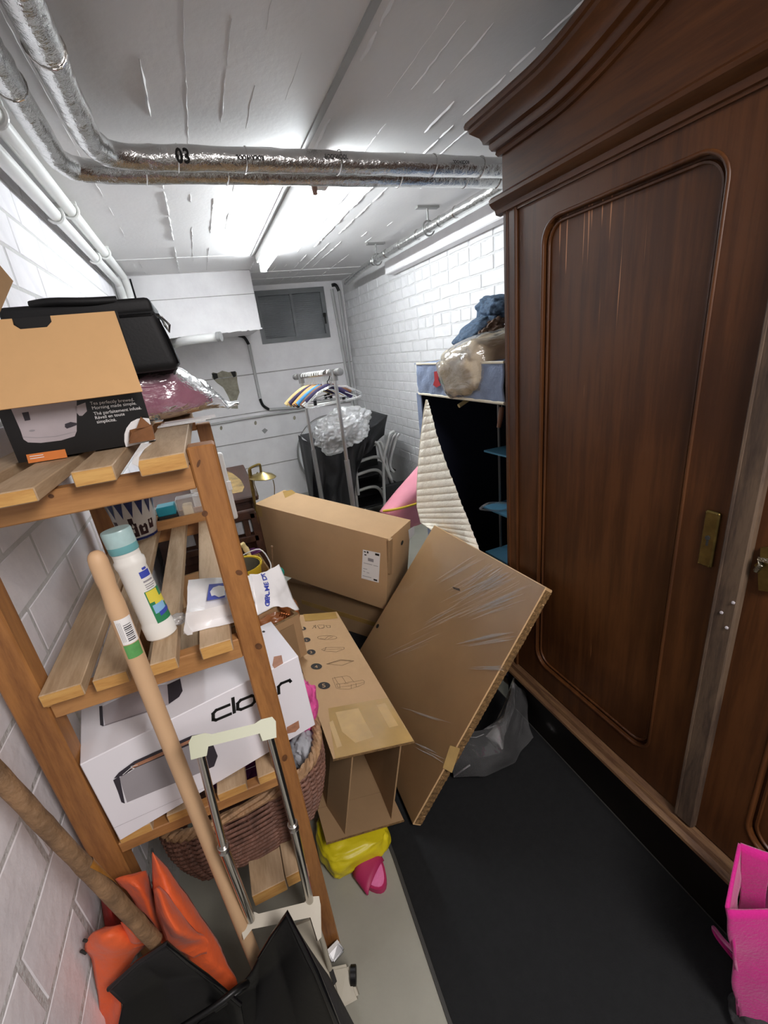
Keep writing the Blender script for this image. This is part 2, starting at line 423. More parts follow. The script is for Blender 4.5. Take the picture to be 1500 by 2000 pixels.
def curve_pts(pts, k=6):
    """Catmull-Rom through pts"""
    P = [Vector(p) for p in pts]; out = []
    for i in range(len(P)-1):
        p0 = P[max(i-1, 0)]; p1 = P[i]; p2 = P[i+1]; p3 = P[min(i+2, len(P)-1)]
        for j in range(k):
            t = j/k
            out.append(.5*((2*p1)+(p2-p0)*t+(2*p0-5*p1+4*p2-p3)*t*t+(3*p1-p0-3*p2+p3)*t**3))
    out.append(P[-1]); return out
def lathe(bm, prof, n=24, m=None, sx=1, sy=1):
    t = bmesh.new(); rings = []
    for r, z in prof:
        if r < 1e-6: rings.append([t.verts.new((0, 0, z))])
        else: rings.append([t.verts.new((r*sx*math.cos(2*PI*k/n), r*sy*math.sin(2*PI*k/n), z)) for k in range(n)])
    for a, b in zip(rings, rings[1:]):
        for k in range(n):
            j = (k+1) % n
            if len(a) == 1 and len(b) == 1: continue
            if len(a) == 1: t.faces.new((a[0], b[j], b[k]))
            elif len(b) == 1: t.faces.new((a[k], a[j], b[0]))
            else: t.faces.new((a[k], a[j], b[j], b[k]))
    bmesh.ops.recalc_face_normals(t, faces=t.faces[:])
    if m is not None: t.transform(m)
    merge(bm, t); return bm
def prism(bm, loops, z0, z1, m=None):
    """extrude 2-D polygon with holes (loops of (x,y)) between z0 and z1, then transform by m"""
    t = bmesh.new()
    lv = [[Vector((p[0], p[1], 0)) for p in lp] for lp in loops]
    tris = tessellate_polygon(lv); flat = [v for lp in lv for v in lp]
    bot = [t.verts.new((v.x, v.y, z0)) for v in flat]; top = [t.verts.new((v.x, v.y, z1)) for v in flat]
    for a, b, c in tris:
        try:
            t.faces.new((top[a], top[b], top[c])); t.faces.new((bot[c], bot[b], bot[a]))
        except ValueError: pass
    o = 0
    for lp in lv:
        n = len(lp)
        for i in range(n):
            j = (i+1) % n
            t.faces.new((bot[o+i], bot[o+j], top[o+j], top[o+i]))
        o += n
    bmesh.ops.recalc_face_normals(t, faces=t.faces[:])
    if m is not None: t.transform(m)
    merge(bm, t); return bm
def grid(bm, fn, nu, nv):
    V = [[bm.verts.new(fn(i/nu, j/nv)) for j in range(nv+1)] for i in range(nu+1)]
    for i in range(nu):
        for j in range(nv):
            bm.faces.new((V[i][j], V[i+1][j], V[i+1][j+1], V[i][j+1]))
    return bm
def nz(p, s=1.0, seed=0):
    return noise.noise(Vector(p)*s + Vector((seed*7.13, seed*3.7, seed*1.9)))
def blob(bm, c, r, amp=.15, sc=4, seed=0, sub=4, power=1.0, flat=None, m=None, crease=0):
    """soft lump: superellipsoid with noise folds"""
    t = bmesh.new(); bmesh.ops.create_icosphere(t, subdivisions=sub, radius=1)
    for v in t.verts:
        d = v.co.normalized()
        if power != 1:
            q = Vector([math.copysign(abs(x)**power, x) for x in d]); d2 = q
        else: d2 = d
        k = 1 + amp*nz(d, sc*.5, seed) + amp*.5*nz(d, sc, seed+3)
        if crease: k += crease*(abs(nz(d, sc*.9, seed+9)) - .25)
        v.co = Vector((d2.x*r[0]*k, d2.y*r[1]*k, d2.z*r[2]*k))
        if flat is not None and v.co.z < -flat: v.co.z = -flat
    if m is not None: t.transform(m)
    for v in t.verts: v.co += Vector(c)
    merge(bm, t); return bm
def frame_from(o, xdir, n):
    """matrix with local z along n, local x along xdir, origin o"""
    z = Vector(n).normalized(); x = Vector(xdir); x = (x-z*x.dot(z)).normalized(); y = z.cross(x)
    m = Matrix((x, y, z)).transposed().to_4x4(); m.translation = Vector(o); return m
FONT = None
def text(name, s, a, b, n, m, parent, sx=None, bold=0, size=None, yscale=1.0):
    """lettering whose baseline runs from a to b (world points) on the surface with normal n"""
    a = Vector(a); b = Vector(b)
    cu = bpy.data.curves.new(name, 'FONT'); cu.body = s; cu.size = 1; cu.extrude = 0; cu.offset = bold
    cu.resolution_u = 3
    tmp = bpy.data.objects.new(name, cu); COL.objects.link(tmp)
    dg = bpy.context.evaluated_depsgraph_get()
    me = bpy.data.meshes.new_from_object(tmp.evaluated_get(dg))
    bpy.data.objects.remove(tmp); bpy.data.curves.remove(cu)
    xs = [v.co.x for v in me.vertices]; wdt = max(xs)-min(xs); x0 = min(xs)
    k = size or (b-a).length/wdt
    fm = frame_from(a+Vector(n).normalized()*.0008, b-a, n)
    bm = bmesh.new(); bm.from_mesh(me); bpy.data.meshes.remove(me)
    for v in bm.verts: v.co = fm @ Vector(((v.co.x-x0)*k, v.co.y*k*yscale, 0))
    return obj(name, bm, m, parent, world=True)
def decal(name, pix, p0, n, m, parent, lift=.0006):
    """flat print: polygon lying on the surface through p0 with normal n"""
    nn = Vector(n).normalized()
    if nn.dot(CAM-Vector(p0)) < 0: nn = -nn
    P = [on(x, y, p0, n)+nn*lift for x, y in pix]
    bm = new(); vs = [bm.verts.new(p) for p in P]
    if len(vs) <= 4: bm.faces.new(vs)
    else:
        for a, b, c in tessellate_polygon([P]): bm.faces.new((vs[a], vs[b], vs[c]))
    return obj(name, bm, m, parent, world=True)
def strokes(name, lines, wid, p0, n, m, parent, lift=.0007):
    """flat printed line drawing"""
    nn = Vector(n).normalized()
    if nn.dot(CAM-Vector(p0)) < 0: nn = -nn
    bm = new()
    for ln in lines:
        P = [on(x, y, p0, n)+nn*lift for x, y in ln]
        for a, b in zip(P, P[1:]):
            s = (b-a).cross(nn)
            if s.length < 1e-9: continue
            s = s.normalized()*wid/2; e = (b-a).normalized()*wid/2
            bm.faces.new([bm.verts.new(q) for q in (a-s-e, a+s-e, b+s+e, b-s+e)])
    return obj(name, bm, m, parent, world=True)
def ell(cx, cy, rx, ry, rot=0, n=20):
    c, s = math.cos(rot), math.sin(rot)
    return [(cx+rx*math.cos(2*PI*k/n)*c-ry*math.sin(2*PI*k/n)*s, cy+rx*math.cos(2*PI*k/n)*s+ry*math.sin(2*PI*k/n)*c) for k in range(n)]
def eul(rx, ry, rz):
    return (Matrix.Rotation(math.radians(rz), 3, 'Z') @ Matrix.Rotation(math.radians(ry), 3, 'Y') @ Matrix.Rotation(math.radians(rx), 3, 'X'))
def rrect(x0, y0, x1, y1, r, k=5, inv=False):
    pts = []
    for cx, cy, a0 in ((x1-r, y1-r, 0), (x0+r, y1-r, 90), (x0+r, y0+r, 180), (x1-r, y0+r, 270)):
        for i in range(k+1):
            a = math.radians(a0+90*i/k); pts.append((cx+r*math.cos(a), cy+r*math.sin(a)))
    return pts
YZ = Matrix(((0, 0, -1, 0), (1, 0, 0, 0), (0, 1, 0, 0), (0, 0, 0, 1)))   # local (u,v,w) -> world (x=-w, y=u, z=v)
# ================================================================== the room
XL, XR, YR, ZC = -.44, 1.67, 5.1, 2.27
YN = -1.6
XZ = Matrix(((1, 0, 0, 0), (0, 0, -1, 0), (0, 1, 0, 0), (0, 0, 0, 1)))   # local (u,v,w) -> world (u,-w,v)
floor = obj('floor', boxb(new(), (XL-.1, YN, -.1), (XR+.1, YR+.1, 0)), 'floor_paint', kind='structure')
bm = boxb(new(), (XL-.1, YN, ZC), (XR+.1, YR+.1, ZC+.1))
ceiling = obj('ceiling', bm, 'ceiling_paint', kind='structure')
# formwork ridges left between the shuttering boards
rng = random.Random(3)
def ridge(x, y0, y1, wdt, hgt, gap=.25):
    bm = new(); y = y0
    while y < y1:
        L = rng.uniform(.05, .32)
        if rng.random() > gap:
            e = min(y+L, y1); n = max(2, int((e-y)/.03)); top = []; 
            for i in range(n+1):
                t = i/n; yy = y+(e-y)*t; k = math.sin(PI*min(max(t, .03), .97))**.4
                ww = wdt*k*rng.uniform(.5, 1.2); hh = hgt*k*rng.uniform(.5, 1.2); xx = x+rng.uniform(-.002, .002)
                top.append([bm.verts.new((xx-ww, yy, ZC+.001)), bm.verts.new((xx, yy, ZC-hh)), bm.verts.new((xx+ww, yy, ZC+.001))])
            for a, b in zip(top, top[1:]):
                bm.faces.new((a[0], a[1], b[1], b[0])); bm.faces.new((a[1], a[2], b[2], b[1]))
        y += L*rng.uniform(.9, 1.3)
    obj('formwork_ridge', bm, 'ceiling_paint', ceiling, kind=None)
for x, wd, hg, gp in ((-.2, .002, .002, .5), (.044, .006, .009, .12), (.15, .002, .003, .6), (.25, .003, .004, .4), (.33, .002, .002, .6), (.43, .002, .0012, .5),
                      (.595, .007, .010, .1), (.74, .002, .0015, .5), (.8, .003, .003, .35), (.88, .003, .004, .3), (.975, .005, .008, .15), (1.06, .004, .006, .25), (1.14, .004, .005, .3), (1.25, .003, .004, .5), (1.34, .003, .004, .4)):
    ridge(x, .3 if x < .9 else .8, 4.2 if x < .55 else 5.05, wd, hg, gp)
obj('slab_joint', boxb(new(), (-.44, 3.66, ZC-.004), (.6, 3.675, ZC+.002)), 'ceiling_paint', ceiling)
for y in (4.35, 4.7):
    obj('slab_joint', boxb(new(), (.6, y, ZC-.005), (1.67, y+.014, ZC+.002)), 'ceiling_paint', ceiling)

# walls: mortar bed with the painted bricks standing proud of it
wall_l = obj('wall_left', boxb(new(), (XL-.1, YN, 0), (XL-.0016, YR, ZC)), 'mortar', kind='structure')
wall_r = obj('wall_right', boxb(new(), (XR+.004, YN, 0), (XR+.1, YR, ZC)), 'mortar', kind='structure')
def brick_meshes(L, H, D, seeds, rough, mt='brick_paint'):
    out = []
    for sd in seeds:
        r = random.Random(sd); bm = new()
        nu = 3
        def P(i, j, d):
            x = -L/2+L*i/nu; z = -H/2+H*j
            q = rough
            return Vector((d+r.uniform(-q, q)*.6, x+r.uniform(-q, q)*2, z+r.uniform(-q, q)*1.5))
        F = [[bm.verts.new(P(i, j, 0)*1) for j in (0, 1)] for i in range(nu+1)]
        for i in range(nu+1):
            for j in (0, 1):
                v = F[i][j].co; v.y *= (1-.012/L*2*.5); v.z *= (1-.008/H)
        Bk = [[bm.verts.new(Vector((-D, -L/2+L*i/nu, -H/2+H*j))) for j in (0, 1)] for i in range(nu+1)]
        for i in range(nu):
            bm.faces.new((F[i][0], F[i+1][0], F[i+1][1], F[i][1]))
            bm.faces.new((F[i][0], Bk[i][0], Bk[i+1][0], F[i+1][0])); bm.faces.new((F[i][1], F[i+1][1], Bk[i+1][1], Bk[i][1]))
        bm.faces.new((F[0][0], F[0][1], Bk[0][1], Bk[0][0])); bm.faces.new((F[nu][0], Bk[nu][0], Bk[nu][1], F[nu][1]))
        bmesh.ops.recalc_face_normals(bm, faces=bm.faces[:])
        me = bpy.data.meshes.new('brick'); bm.to_mesh(me); bm.free(); me.materials.append(M[mt]); out.append(me)
    return out
def lay(parent, x, sgn, y0, y1, z0, z1, pl, ph, gap, seed, rough, depth, limit):
    full = brick_meshes(pl-gap, ph-gap, depth, [seed+i for i in range(5)], rough, 'block_paint_lit' if sgn > 0 else 'brick_paint')
    half = brick_meshes(pl/2-gap, ph-gap, depth, [seed+20+i for i in range(3)], rough)
    r = random.Random(seed); n = 0; k = 0; z = z0
    while z+ph/2 < z1:
        hdr = (k % 4 == 2)
        pitch = pl/2 if hdr and sgn < 0 else pl
        y = y0-(pl/2 if k % 2 else 0)
        while y < y1:
            me = r.choice(half if pitch < pl else full)
            if y+pitch < y1+.02 and n < limit:
                o = bpy.data.objects.new('brick', me); COL.objects.link(o); o.parent = parent
                o.location = (x+r.uniform(-.0006, .0006), y+pitch/2, z+ph/2)
                if sgn < 0: o.rotation_euler = (0, 0, PI)
                n += 1
            y += pitch
        z += ph; k += 1
    return n
lay(wall_l, XL, 1, .42, 4.25, .30, 2.27, .30, .118, .006, 11, .0008, .004, 300)
lay(wall_r, XR, -1, 2.2, 5.1, .5, 2.12, .25, .0815, .006, 51, .0025, .012, 300)

# rear wall around the cellar window
WX0, WX1, WZ0, WZ1 = .70, 1.455, 1.71, 2.22
bm = new()
prism(bm, [[(XL, 0), (XR, 0), (XR, ZC), (XL, ZC)], [(WX0, WZ0), (WX0, WZ1), (WX1, WZ1), (WX1, WZ0)]], -YR-.12, -YR, XZ)
wall_b = obj('wall_rear', bm, 'white_paint', kind='structure')
for z in (1.42, 1.02, .72, .42):
    obj('board_joint', boxb(new(), (XL, YR-.004, z), (XR, YR+.001, z+.010)), 'joint_line', wall_b)
# broken-out plaster patch, fixing holes, small plate
pts = [(415, 727), (424, 729), (434, 724), (446, 727), (458, 725), (462, 727), (464, 748), (468, 766), (463, 780), (465, 798), (452, 798), (449, 782), (444, 771), (436, 757), (424, 748), (414, 738)]
decal('exposed_plaster', pts, (0, YR, 1), (0, 1, 0), 'plaster', wall_b, lift=.003)
for p in ([(413, 729), (424, 729), (426, 738), (418, 742)], [(450, 726), (460, 725), (461, 735), (456, 737)]):
    decal('dark_stain', p, (0, YR, 1), (0, 1, 0), 'dark_patch', wall_b, lift=.004)
decal('fixing_hole', ell(432, 836, 2.5, 4), (0, YR, 1), (0, 1, 0), 'plaster', wall_b, lift=.003)
decal('fixing_hole', ell(499, 826, 2.5, 4), (0, YR, 1), (0, 1, 0), 'plaster', wall_b, lift=.003)
decal('fixing_hole', ell(575, 816, 2.5, 4), (0, YR, 1), (0, 1, 0), 'plaster', wall_b, lift=.003)
decal('cover_plate', [(511, 841), (517, 836), (523, 840), (517, 847)], (0, YR, 1), (0, 1, 0), 'grey_plastic', wall_b, lift=.004)
# the cellar window
win = obj('window_1', prism(new(), [[(WX0, WZ0), (WX1, WZ0), (WX1, WZ1), (WX0, WZ1)], [(WX0+.045, WZ0+.045), (WX0+.045, WZ1-.05), (WX1-.045, WZ1-.05), (WX1-.045, WZ0+.045)]], -YR-.05, -YR+.012, XZ), 'window_frame', kind='structure')
xm = (WX0+WX1)/2+.01
obj('mullion', boxb(new(), (xm-.014, YR-.004, WZ0+.04), (xm+.014, YR+.03, WZ1-.045)), 'window_frame', win)
obj('pane', boxb(new(), (WX0+.04, YR+.02, WZ0+.04), (xm-.01, YR+.026, WZ1-.045)), 'window_glass', win)
obj('pane', boxb(new(), (xm+.01, YR+.02, WZ0+.04), (WX1-.04, YR+.026, WZ1-.045)), 'window_glass', win)
bm = new(); z = WZ0+.06
while z < WZ1-.06:
    boxb(bm, (WX0+.045, YR+.013, z), (WX1-.045, YR+.017, z+.0035)); z += .02
obj('insect_screen_wire', bm, 'window_frame', win, kind='stuff')
bm = new(); boxb(bm, (WX1-.05, YR-.03, 1.92), (WX1-.02, YR, 1.96), .004); boxb(bm, (WX1-.045, YR-.045, 1.85), (WX1-.03, YR-.02, 1.96), .004)
obj('window_catch', bm, 'dark_patch', win)
tr1 = obj('trim_1', boxb(new(), (XL, 4.22, 1.81), (.595, YR, ZC), .006), 'white_paint', kind='structure')
obj('board_joint', boxb(new(), (XL, 4.2185, 2.085), (.595, 4.222, 2.09)), 'joint_line', tr1)
bm = new(); rr = random.Random(9)
for i in range(46):
    x = XL+.02+i*.0222; boxb(bm, (x, 4.212+rr.uniform(0, .005), 1.802+rr.uniform(0, .006)), (x+.024, 4.235, 1.822+rr.uniform(-.006, .008)))
obj('rough_edge', bm, 'white_paint', tr1, kind='stuff')
obj('trim_2', boxb(new(), (1.585, 2.05, 2.085), (XR, 3.68, 2.18), .006), 'white_paint', kind='structure')

# conduits on the rear wall
def conduit(name, label, runs, r, group=None, bends=()):
    p0 = runs[0][0]
    t = thing(name, label, 'conduit', p0, None, group)
    for ln in runs: obj('conduit_pipe', tube(new(), curve_pts(ln, 4) if len(ln) > 2 else ln, r, 8), 'conduit_grey', t, True, smooth=True)
    for ln in bends: obj('flexible_bend', tube(new(), curve_pts(ln, 5), r*.95, 8), 'black_plastic', t, True, smooth=True)
    return t
Y0 = YR-.02
conduit('wiring_conduit', 'grey wiring conduit with black elbows stepping down the rear wall left of the window', [[at(486, 673, y=Y0), at(508, 778, y=Y0)], [at(526, 800, y=Y0), at(598, 794, y=Y0), at(690, 782, y=Y0)]], .016,
        bends=[[at(465, 655, y=Y0), at(477, 659, y=Y0), at(486, 673, y=Y0)], [at(508, 779, y=Y0), at(514, 792, y=Y0), at(526, 800, y=Y0)]])
conduit('wiring_conduit', 'straight vertical white conduit beside the right edge of the cellar window', [[at(648, 565, y=Y0), at(676, 722, y=Y0), at(690, 800, y=Y0)]], .018)
conduit('wiring_conduit', 'white conduit with a black elbow at its top in the rear right corner', [[at(662, 568, y=Y0-.01), at(686, 738, y=Y0-.01), at(700, 820, y=Y0-.01)]], .018,
        bends=[[at(648, 557, y=Y0-.01), at(656, 557, y=Y0-.01), at(662, 569, y=Y0-.01)]])
conduit('wiring_conduit', 'long level white conduit low on the rear wall behind the clothes rack', [[at(412, 829, y=Y0), at(500, 814, y=Y0), at(598, 800, y=Y0)]], .012)
pts = [at(318, 700, y=4.22), at(340, 676, z=1.765), at(352, 668, z=1.768), at(380, 663, z=1.768), at(428, 658, z=1.768)]
t = thing('drain_pipe', 'thick white pipe bending away under the concrete bulkhead', 'pipe', pts[0])
obj('pipe_body', tube(new(), curve_pts(pts, 6), .033, 14), 'white_plastic', t, True, smooth=True)
obj('pipe_collar', tube(new(), [at(424, 658, z=1.768), at(432, 657, z=1.768)], .037, 14), 'grey_plastic', t, True, smooth=True)

# two white conduits in the left wall/ceiling corner
for lab, x, z, ys in (('upper white conduit clipped along the ceiling above the left wall', -.345, 2.238, (1.1, 1.72, 2.52, 3.3)), ('lower white conduit clipped along the top of the left wall', -.39, 2.196, (1.0, 1.62, 2.42, 3.2))):
    t = thing('ceiling_conduit', lab, 'conduit', (x, .2, z), None)
    obj('conduit_pipe', tube(new(), curve_pts([(x, -.8, z), (x, 1, z), (x, 2.5, z), (x, 3.9, z), (x, 4.05, z-.02), (x+.004, 4.12, z-.12), (x+.004, 4.13, z-.5)], 4), .024, 12), 'white_plastic', t, True, smooth=True)
    for y in ys:
        bm = new(); tube(bm, [(x+.030*math.cos(a), y, z+.030*math.sin(a)) for a in [math.radians(q) for q in range(-150, 60, 15)]], .006, 6)
        boxb(bm, (x-.012, y-.008, z+.02), (x+.03, y+.008, ZC if x > -.37 else z+.04))
        obj('pipe_clip', bm, 'white_plastic', t, True)
t = thing('black_cable', 'black cable hanging in the rear left corner beside the bulkhead', 'cable', (-.315, 4.17, 2.2))
obj('cable_run', tube(new(), [(-.315, 4.17, 2.24), (-.312, 4.17, 2.0), (-.312, 4.17, 1.7)], .007, 6), 'black_plastic', t, True)

# foil-wrapped heating pipes
def lagged(name, label, pts, r, bands, group=None):
    t = thing(name, label, 'pipe', pts[0], None, group)
    P = curve_pts(pts, 10)
    # lumpy lagging
    bm = new(); Q = []
    for a, b in zip(P, P[1:]):
        n = max(1, int((b-a).length/.03))
        for i in range(n): Q.append(a.lerp(b, i/n))
    Q.append(P[-1])
    tube(bm, Q, [r*(1+.05*nz(q, 7, 2)) for q in Q], 18)
    for v in bm.verts: v.co += Vector((nz(v.co, 30, 1), nz(v.co, 30, 2), nz(v.co, 30, 3)))*.003
    obj('foil_lagging', bm, 'foil', t, True, smooth=True)
    for (y, x) in bands:
        c = min(range(len(Q)-1), key=lambda i: (Q[i]-Vector((x, y, Q[i].z))).length)
        d = (Q[c+1]-Q[c]).normalized()
        obj('binding_wire', tube(new(), [Q[c]+d.orthogonal()*0+(Matrix.Rotation(a, 3, d) @ d.orthogonal().normalized())*(r*1.06)+d*.006*math.sin(a*1) for a in [2*PI*k/18 for k in range(18)]], .002, 5, closed=True), 'chrome', t, True)
    return t
ZP = 2.165
pA = lagged('lagged_pipe', 'foil lagged pipe, the nearer of the two crossing under the ceiling', [(-.115, -.5, ZP), (-.125, .8, ZP), (-.13, 1.5, ZP), (-.12, 1.68, ZP), (-.05, 1.755, ZP), (.2, 1.757, ZP), (.8, 1.762, ZP), (1.25, 1.77, ZP), (1.6, 1.775, ZP)], .034,
       [(.9, -.125), (1.25, -.13), (1.757, .1), (1.757, .3), (1.76, .62), (1.762, .98), (1.77, 1.2)])
pB = lagged('lagged_pipe', 'foil lagged pipe, the farther and lower of the two crossing pipes', [(-.225, -.5, ZP), (-.225, .9, ZP), (-.235, 1.6, ZP), (-.23, 1.80, ZP), (-.15, 1.872, ZP), (.2, 1.877, ZP), (.8, 1.885, ZP), (1.3, 1.89, ZP), (1.6, 1.9, ZP)], .031,
       [(1.05, -.225), (1.4, -.23), (1.875, .0), (1.88, .25), (1.885, .9), (1.89, 1.2), (1.89, 1.36)])
pC = lagged('lagged_pipe', 'slim foil lagged pipe running above the right brick wall', [(1.44, 1.9, 2.16), (1.43, 2.6, 2.16), (1.43, 3.4, 2.16), (1.45, 3.9, 2.16), (1.52, 4.5, 2.16)], .026,
       [(2.3, 1.43), (2.5, 1.43), (2.75, 1.43), (3.0, 1.43), (3.25, 1.43), (3.5, 1.44)])
for y in (2.62, 3.45):
    bm = new(); boxb(bm, (1.36, y-.018, ZC-.012), (1.50, y+.018, ZC)); tube(bm, [(1.43, y, ZC), (1.43, y, 2.19)], .006, 6)
    tube(bm, [(1.43+.038*math.cos(a), y, 2.16+.038*math.sin(a)) for a in [2*PI*k/16 for k in range(16)]], .005, 5, closed=True)
    obj('pipe_hanger', bm, 'tube_grey', pC, True)
def pipe_print(s, x0, x1, flip, par, r=.0395, yc=1.76, ang=-172):
    a = math.radians(ang); c = Vector((0, yc, ZP)); n = Vector((0, math.cos(a), math.sin(a)))
    A = Vector((x0, yc, ZP))+n*r; B = Vector((x1, yc, ZP))+n*r
    if flip: A, B = B, A
    text('pipe_lettering', s, A, B, n, 'print_black', par, bold=.03, yscale=1.25)
pipe_print('ROCKWOOL', .268, .356, True, pA, ang=-180)
pipe_print('ROCKWOOL', .562, .644, False, pA, ang=-176)
pipe_print('03', .088, .128, False, pA, ang=-146)
pipe_print('ROCKWOOL', 1.06, 1.13, True, pA, ang=-184)

# fluorescent lamp under the ceiling
t = thing('fluorescent_lamp', 'long lit fluorescent batten lamp fixed under the rear ceiling', 'lamp', (.60, 2.75, 2.25))
bm = new(); boxb(bm, (.575, 1.95, 2.215), (.635, 3.68, ZC), .004); obj('lamp_housing', bm, 'white_plastic', t, True)
obj('lamp_tube', tube(new(), [(.612, 1.99, 2.172), (.614, 3.66, 2.172)], .021, 14), 'tube', t, True, smooth=True)
for y in (1.97, 3.665):
    obj('end_cap', boxb(new(), (.59, y-.018, 2.15), (.636, y+.018, 2.22), .004), 'white_plastic', t, True)
obj('mounting_rail', boxb(new(), (.545, .8, ZC-.006), (.566, 3.7, ZC)), 'grey_plastic', t, True)
t = thing('cable_stub', 'short pinkish brown plastic stub hanging just below the crossing pipes', 'cable', (.62, 1.95, 2.1))
obj('stub_body', tube(new(), curve_pts([at(612, 352, y=1.93), at(613, 362, y=1.93), at(615, 374, y=1.93), at(616, 381, y=1.93)], 4), [.012]*8+[.010]*4+[.006], 8), simple('stub_plastic', '#8d6a5c', .5), t, True, smooth=True)

# ================================================================== the big wardrobe
WX = .94                       # plane of the doors
wd = thing('wardrobe', 'large antique mahogany wardrobe with moulded arched cornice and panelled doors', 'wardrobe', (1.24, .5, 0))
NY, FY = -.245, 1.262
CY = (NY+FY)/2
bm = new()
boxb(bm, (WX+.03, FY-.022, .25), (1.56, FY, 2.0)); boxb(bm, (WX+.03, NY, .25), (1.56, NY+.022, 2.0)); boxb(bm, (1.54, NY, .0), (1.56, FY, 2.0)); boxb(bm, (WX+.03, NY, 1.97), (1.56, FY, 2.0)); boxb(bm, (WX+.03, NY, .25), (1.56, FY, .27))
obj('carcass', bm, 'mahogany', wd, True)
bm = new(); boxb(bm, (WX+.005, NY-.01, 0), (1.56, FY+.01, .225), .003); obj('plinth', bm, 'plinth_shade', wd, True)
bm = new()
prof = [(-.03, .222), (-.036, .230), (-.034, .238), (-.020, .244), (-.014, .256), (.03, .258), (.03, .222)]
hexs = [[bm.verts.new((WX+a, y, z)) for a, z in prof] for y in (NY-.02, FY+.02)]
for i in range(len(prof)):
    j = (i+1) % len(prof); bm.faces.new((hexs[0][i], hexs[0][j], hexs[1][j], hexs[1][i]))
bm.faces.new(hexs[0]); bm.faces.new(hexs[1][::-1]); bmesh.ops.recalc_face_normals(bm, faces=bm.faces[:])
obj('plinth_moulding', bm, 'worn_wood_y', wd, True)
# corner pilasters
for y0, y1 in ((FY-.062, FY), (NY, NY+.062)):
    bm = new(); boxb(bm, (WX, y0, .256), (WX+.05, y1, 1.885), .003)
    for y in (y0+.004, (y0+y1)/2+.012): tube(bm, [(WX+.001, y, .26), (WX+.001, y, 1.88)], .0045, 6)
    obj('corner_post', bm, 'mahogany', wd, True)
def door(y0, y1, hy, lock):
    pz0, pz1 = .36, 1.812; py0, py1 = y0+.115, y1-.105
    bm = new()
    hole = rrect(py0, pz0, py1, pz1, .055)
    prism(bm, [[(y0, .262), (y1, .262), (y1, 1.88), (y0, 1.88)], hole], -WX-.045, -WX-.006, YZ)
    d = obj('door', bm, 'mahogany', wd, True)
    bm = new(); boxb(bm, (WX+.022, py0-.01, pz0-.01), (WX+.034, py1+.01, pz1+.01)); obj('door_panel', bm, 'mahogany_panel', d, True)
    bm = new(); tube(bm, [(WX+.008, p[0], p[1]) for p in rrect(py0-.004, pz0-.004, py1+.004, pz1+.004, .058, 8)], .005, 8, closed=True)
    tube(bm, [(WX+.018, p[0], p[1]) for p in rrect(py0+.009, pz0+.009, py1-.009, pz1-.009, .05, 8)], .004, 6, closed=True)
    obj('panel_moulding', bm, 'worn_wood_y' if False else 'mahogany', d, True, smooth=True)
    bm = new()
    if lock == 'brass':
        boxb(bm, (WX-.003, hy-.015, 1.015), (WX+.008, hy+.015, 1.145), .003)
        for z in (1.019, 1.141):
            for yy in (hy-.011, hy+.011):
                bmesh.ops.create_icosphere(bm, subdivisions=1, radius=.0025, matrix=Matrix.Translation((WX-.003, yy, z)))
        p = obj('brass_key_plate', bm, 'old_brass', d, True, label='worn brass key plate')
        bm = new(); tube(bm, [(WX-.006, hy, 1.085), (WX-.002, hy, 1.085)], .005, 10); boxb(bm, (WX-.0045, hy-.002, 1.066), (WX-.0025, hy+.002, 1.082))
        obj('keyhole', bm, 'dark_patch', p, True)
    else:
        prism(bm, [[(hy-.02, 1.02), (hy+.012, 1.01), (hy+.02, 1.05), (hy+.028, 1.06), (hy+.02, 1.075), (hy+.024, 1.1), (hy-.01, 1.112), (hy-.03, 1.09)]], -WX-.008, -WX+.004, YZ)
        p = obj('silver_escutcheon', bm, 'old_brass', d, True, label='ornate tarnished lock plate')
        obj('ornament', tube(new(), [(WX-.006, hy+.022, 1.05), (WX-.01, hy+.014, 1.068), (WX-.008, hy+.020, 1.078), (WX-.008, hy-.01, 1.082), (WX-.006, hy-.028, 1.09)], .005, 6), 'silver', p, True)
    return d
door(.512, FY-.064, .552, 'brass')
door(NY+.064, .47, .43, 'silver')
bm = new(); boxb(bm, (WX-.012, .468, .262), (WX+.02, .516, 1.88), .004); tube(bm, [(WX-.011, .512, .27), (WX-.011, .512, 1.87)], .004, 6)
ast = obj('astragal', bm, 'worn_wood', wd, True, label='worn greyish centre strip between the doors')
for z in (.93, .965, 1.43, .9):
    bm = new(); bmesh.ops.create_icosphere(bm, subdivisions=1, radius=.004, matrix=Matrix.Translation((WX-.013, .485+.01*math.sin(z*90), z)))
    obj('paint_fleck', bm, 'print_grey', ast, True)
# frieze with arched head, bead moulding, cornice
def arch(y):
    q = min(abs(y-CY)/(FY-CY), 1.06)
    return 2.02 + .10*(math.cos(min(abs(y-CY)/.57, 1)*PI)*.5+.5)
ys = [NY+(FY-NY)*i/40 for i in range(41)]
bm = new(); prism(bm, [[(NY, 1.87), (FY, 1.87)]+[(y, arch(y)+.03) for y in ys[::-1]]], -WX-.04, -WX, YZ); obj('frieze', bm, 'mahogany_y', wd, True)
bm = new()
prof = [(.01, 1.874), (-.006, 1.878), (-.010, 1.890), (-.020, 1.895), (-.030, 1.906), (-.030, 1.915), (-.022, 1.922), (-.008, 1.926), (.01, 1.93)]
R2 = [[bm.verts.new((WX+a, y, z)) for a, z in prof] for y in (NY-.026, FY+.026)]
for i in range(len(prof)-1): bm.faces.new((R2[0][i], R2[0][i+1], R2[1][i+1], R2[1][i]))
bm.faces.new(R2[0]); bm.faces.new(R2[1][::-1]); bmesh.ops.recalc_face_normals(bm, faces=bm.faces[:])
obj('frieze_moulding', bm, 'mahogany_y', wd, True, smooth=30)
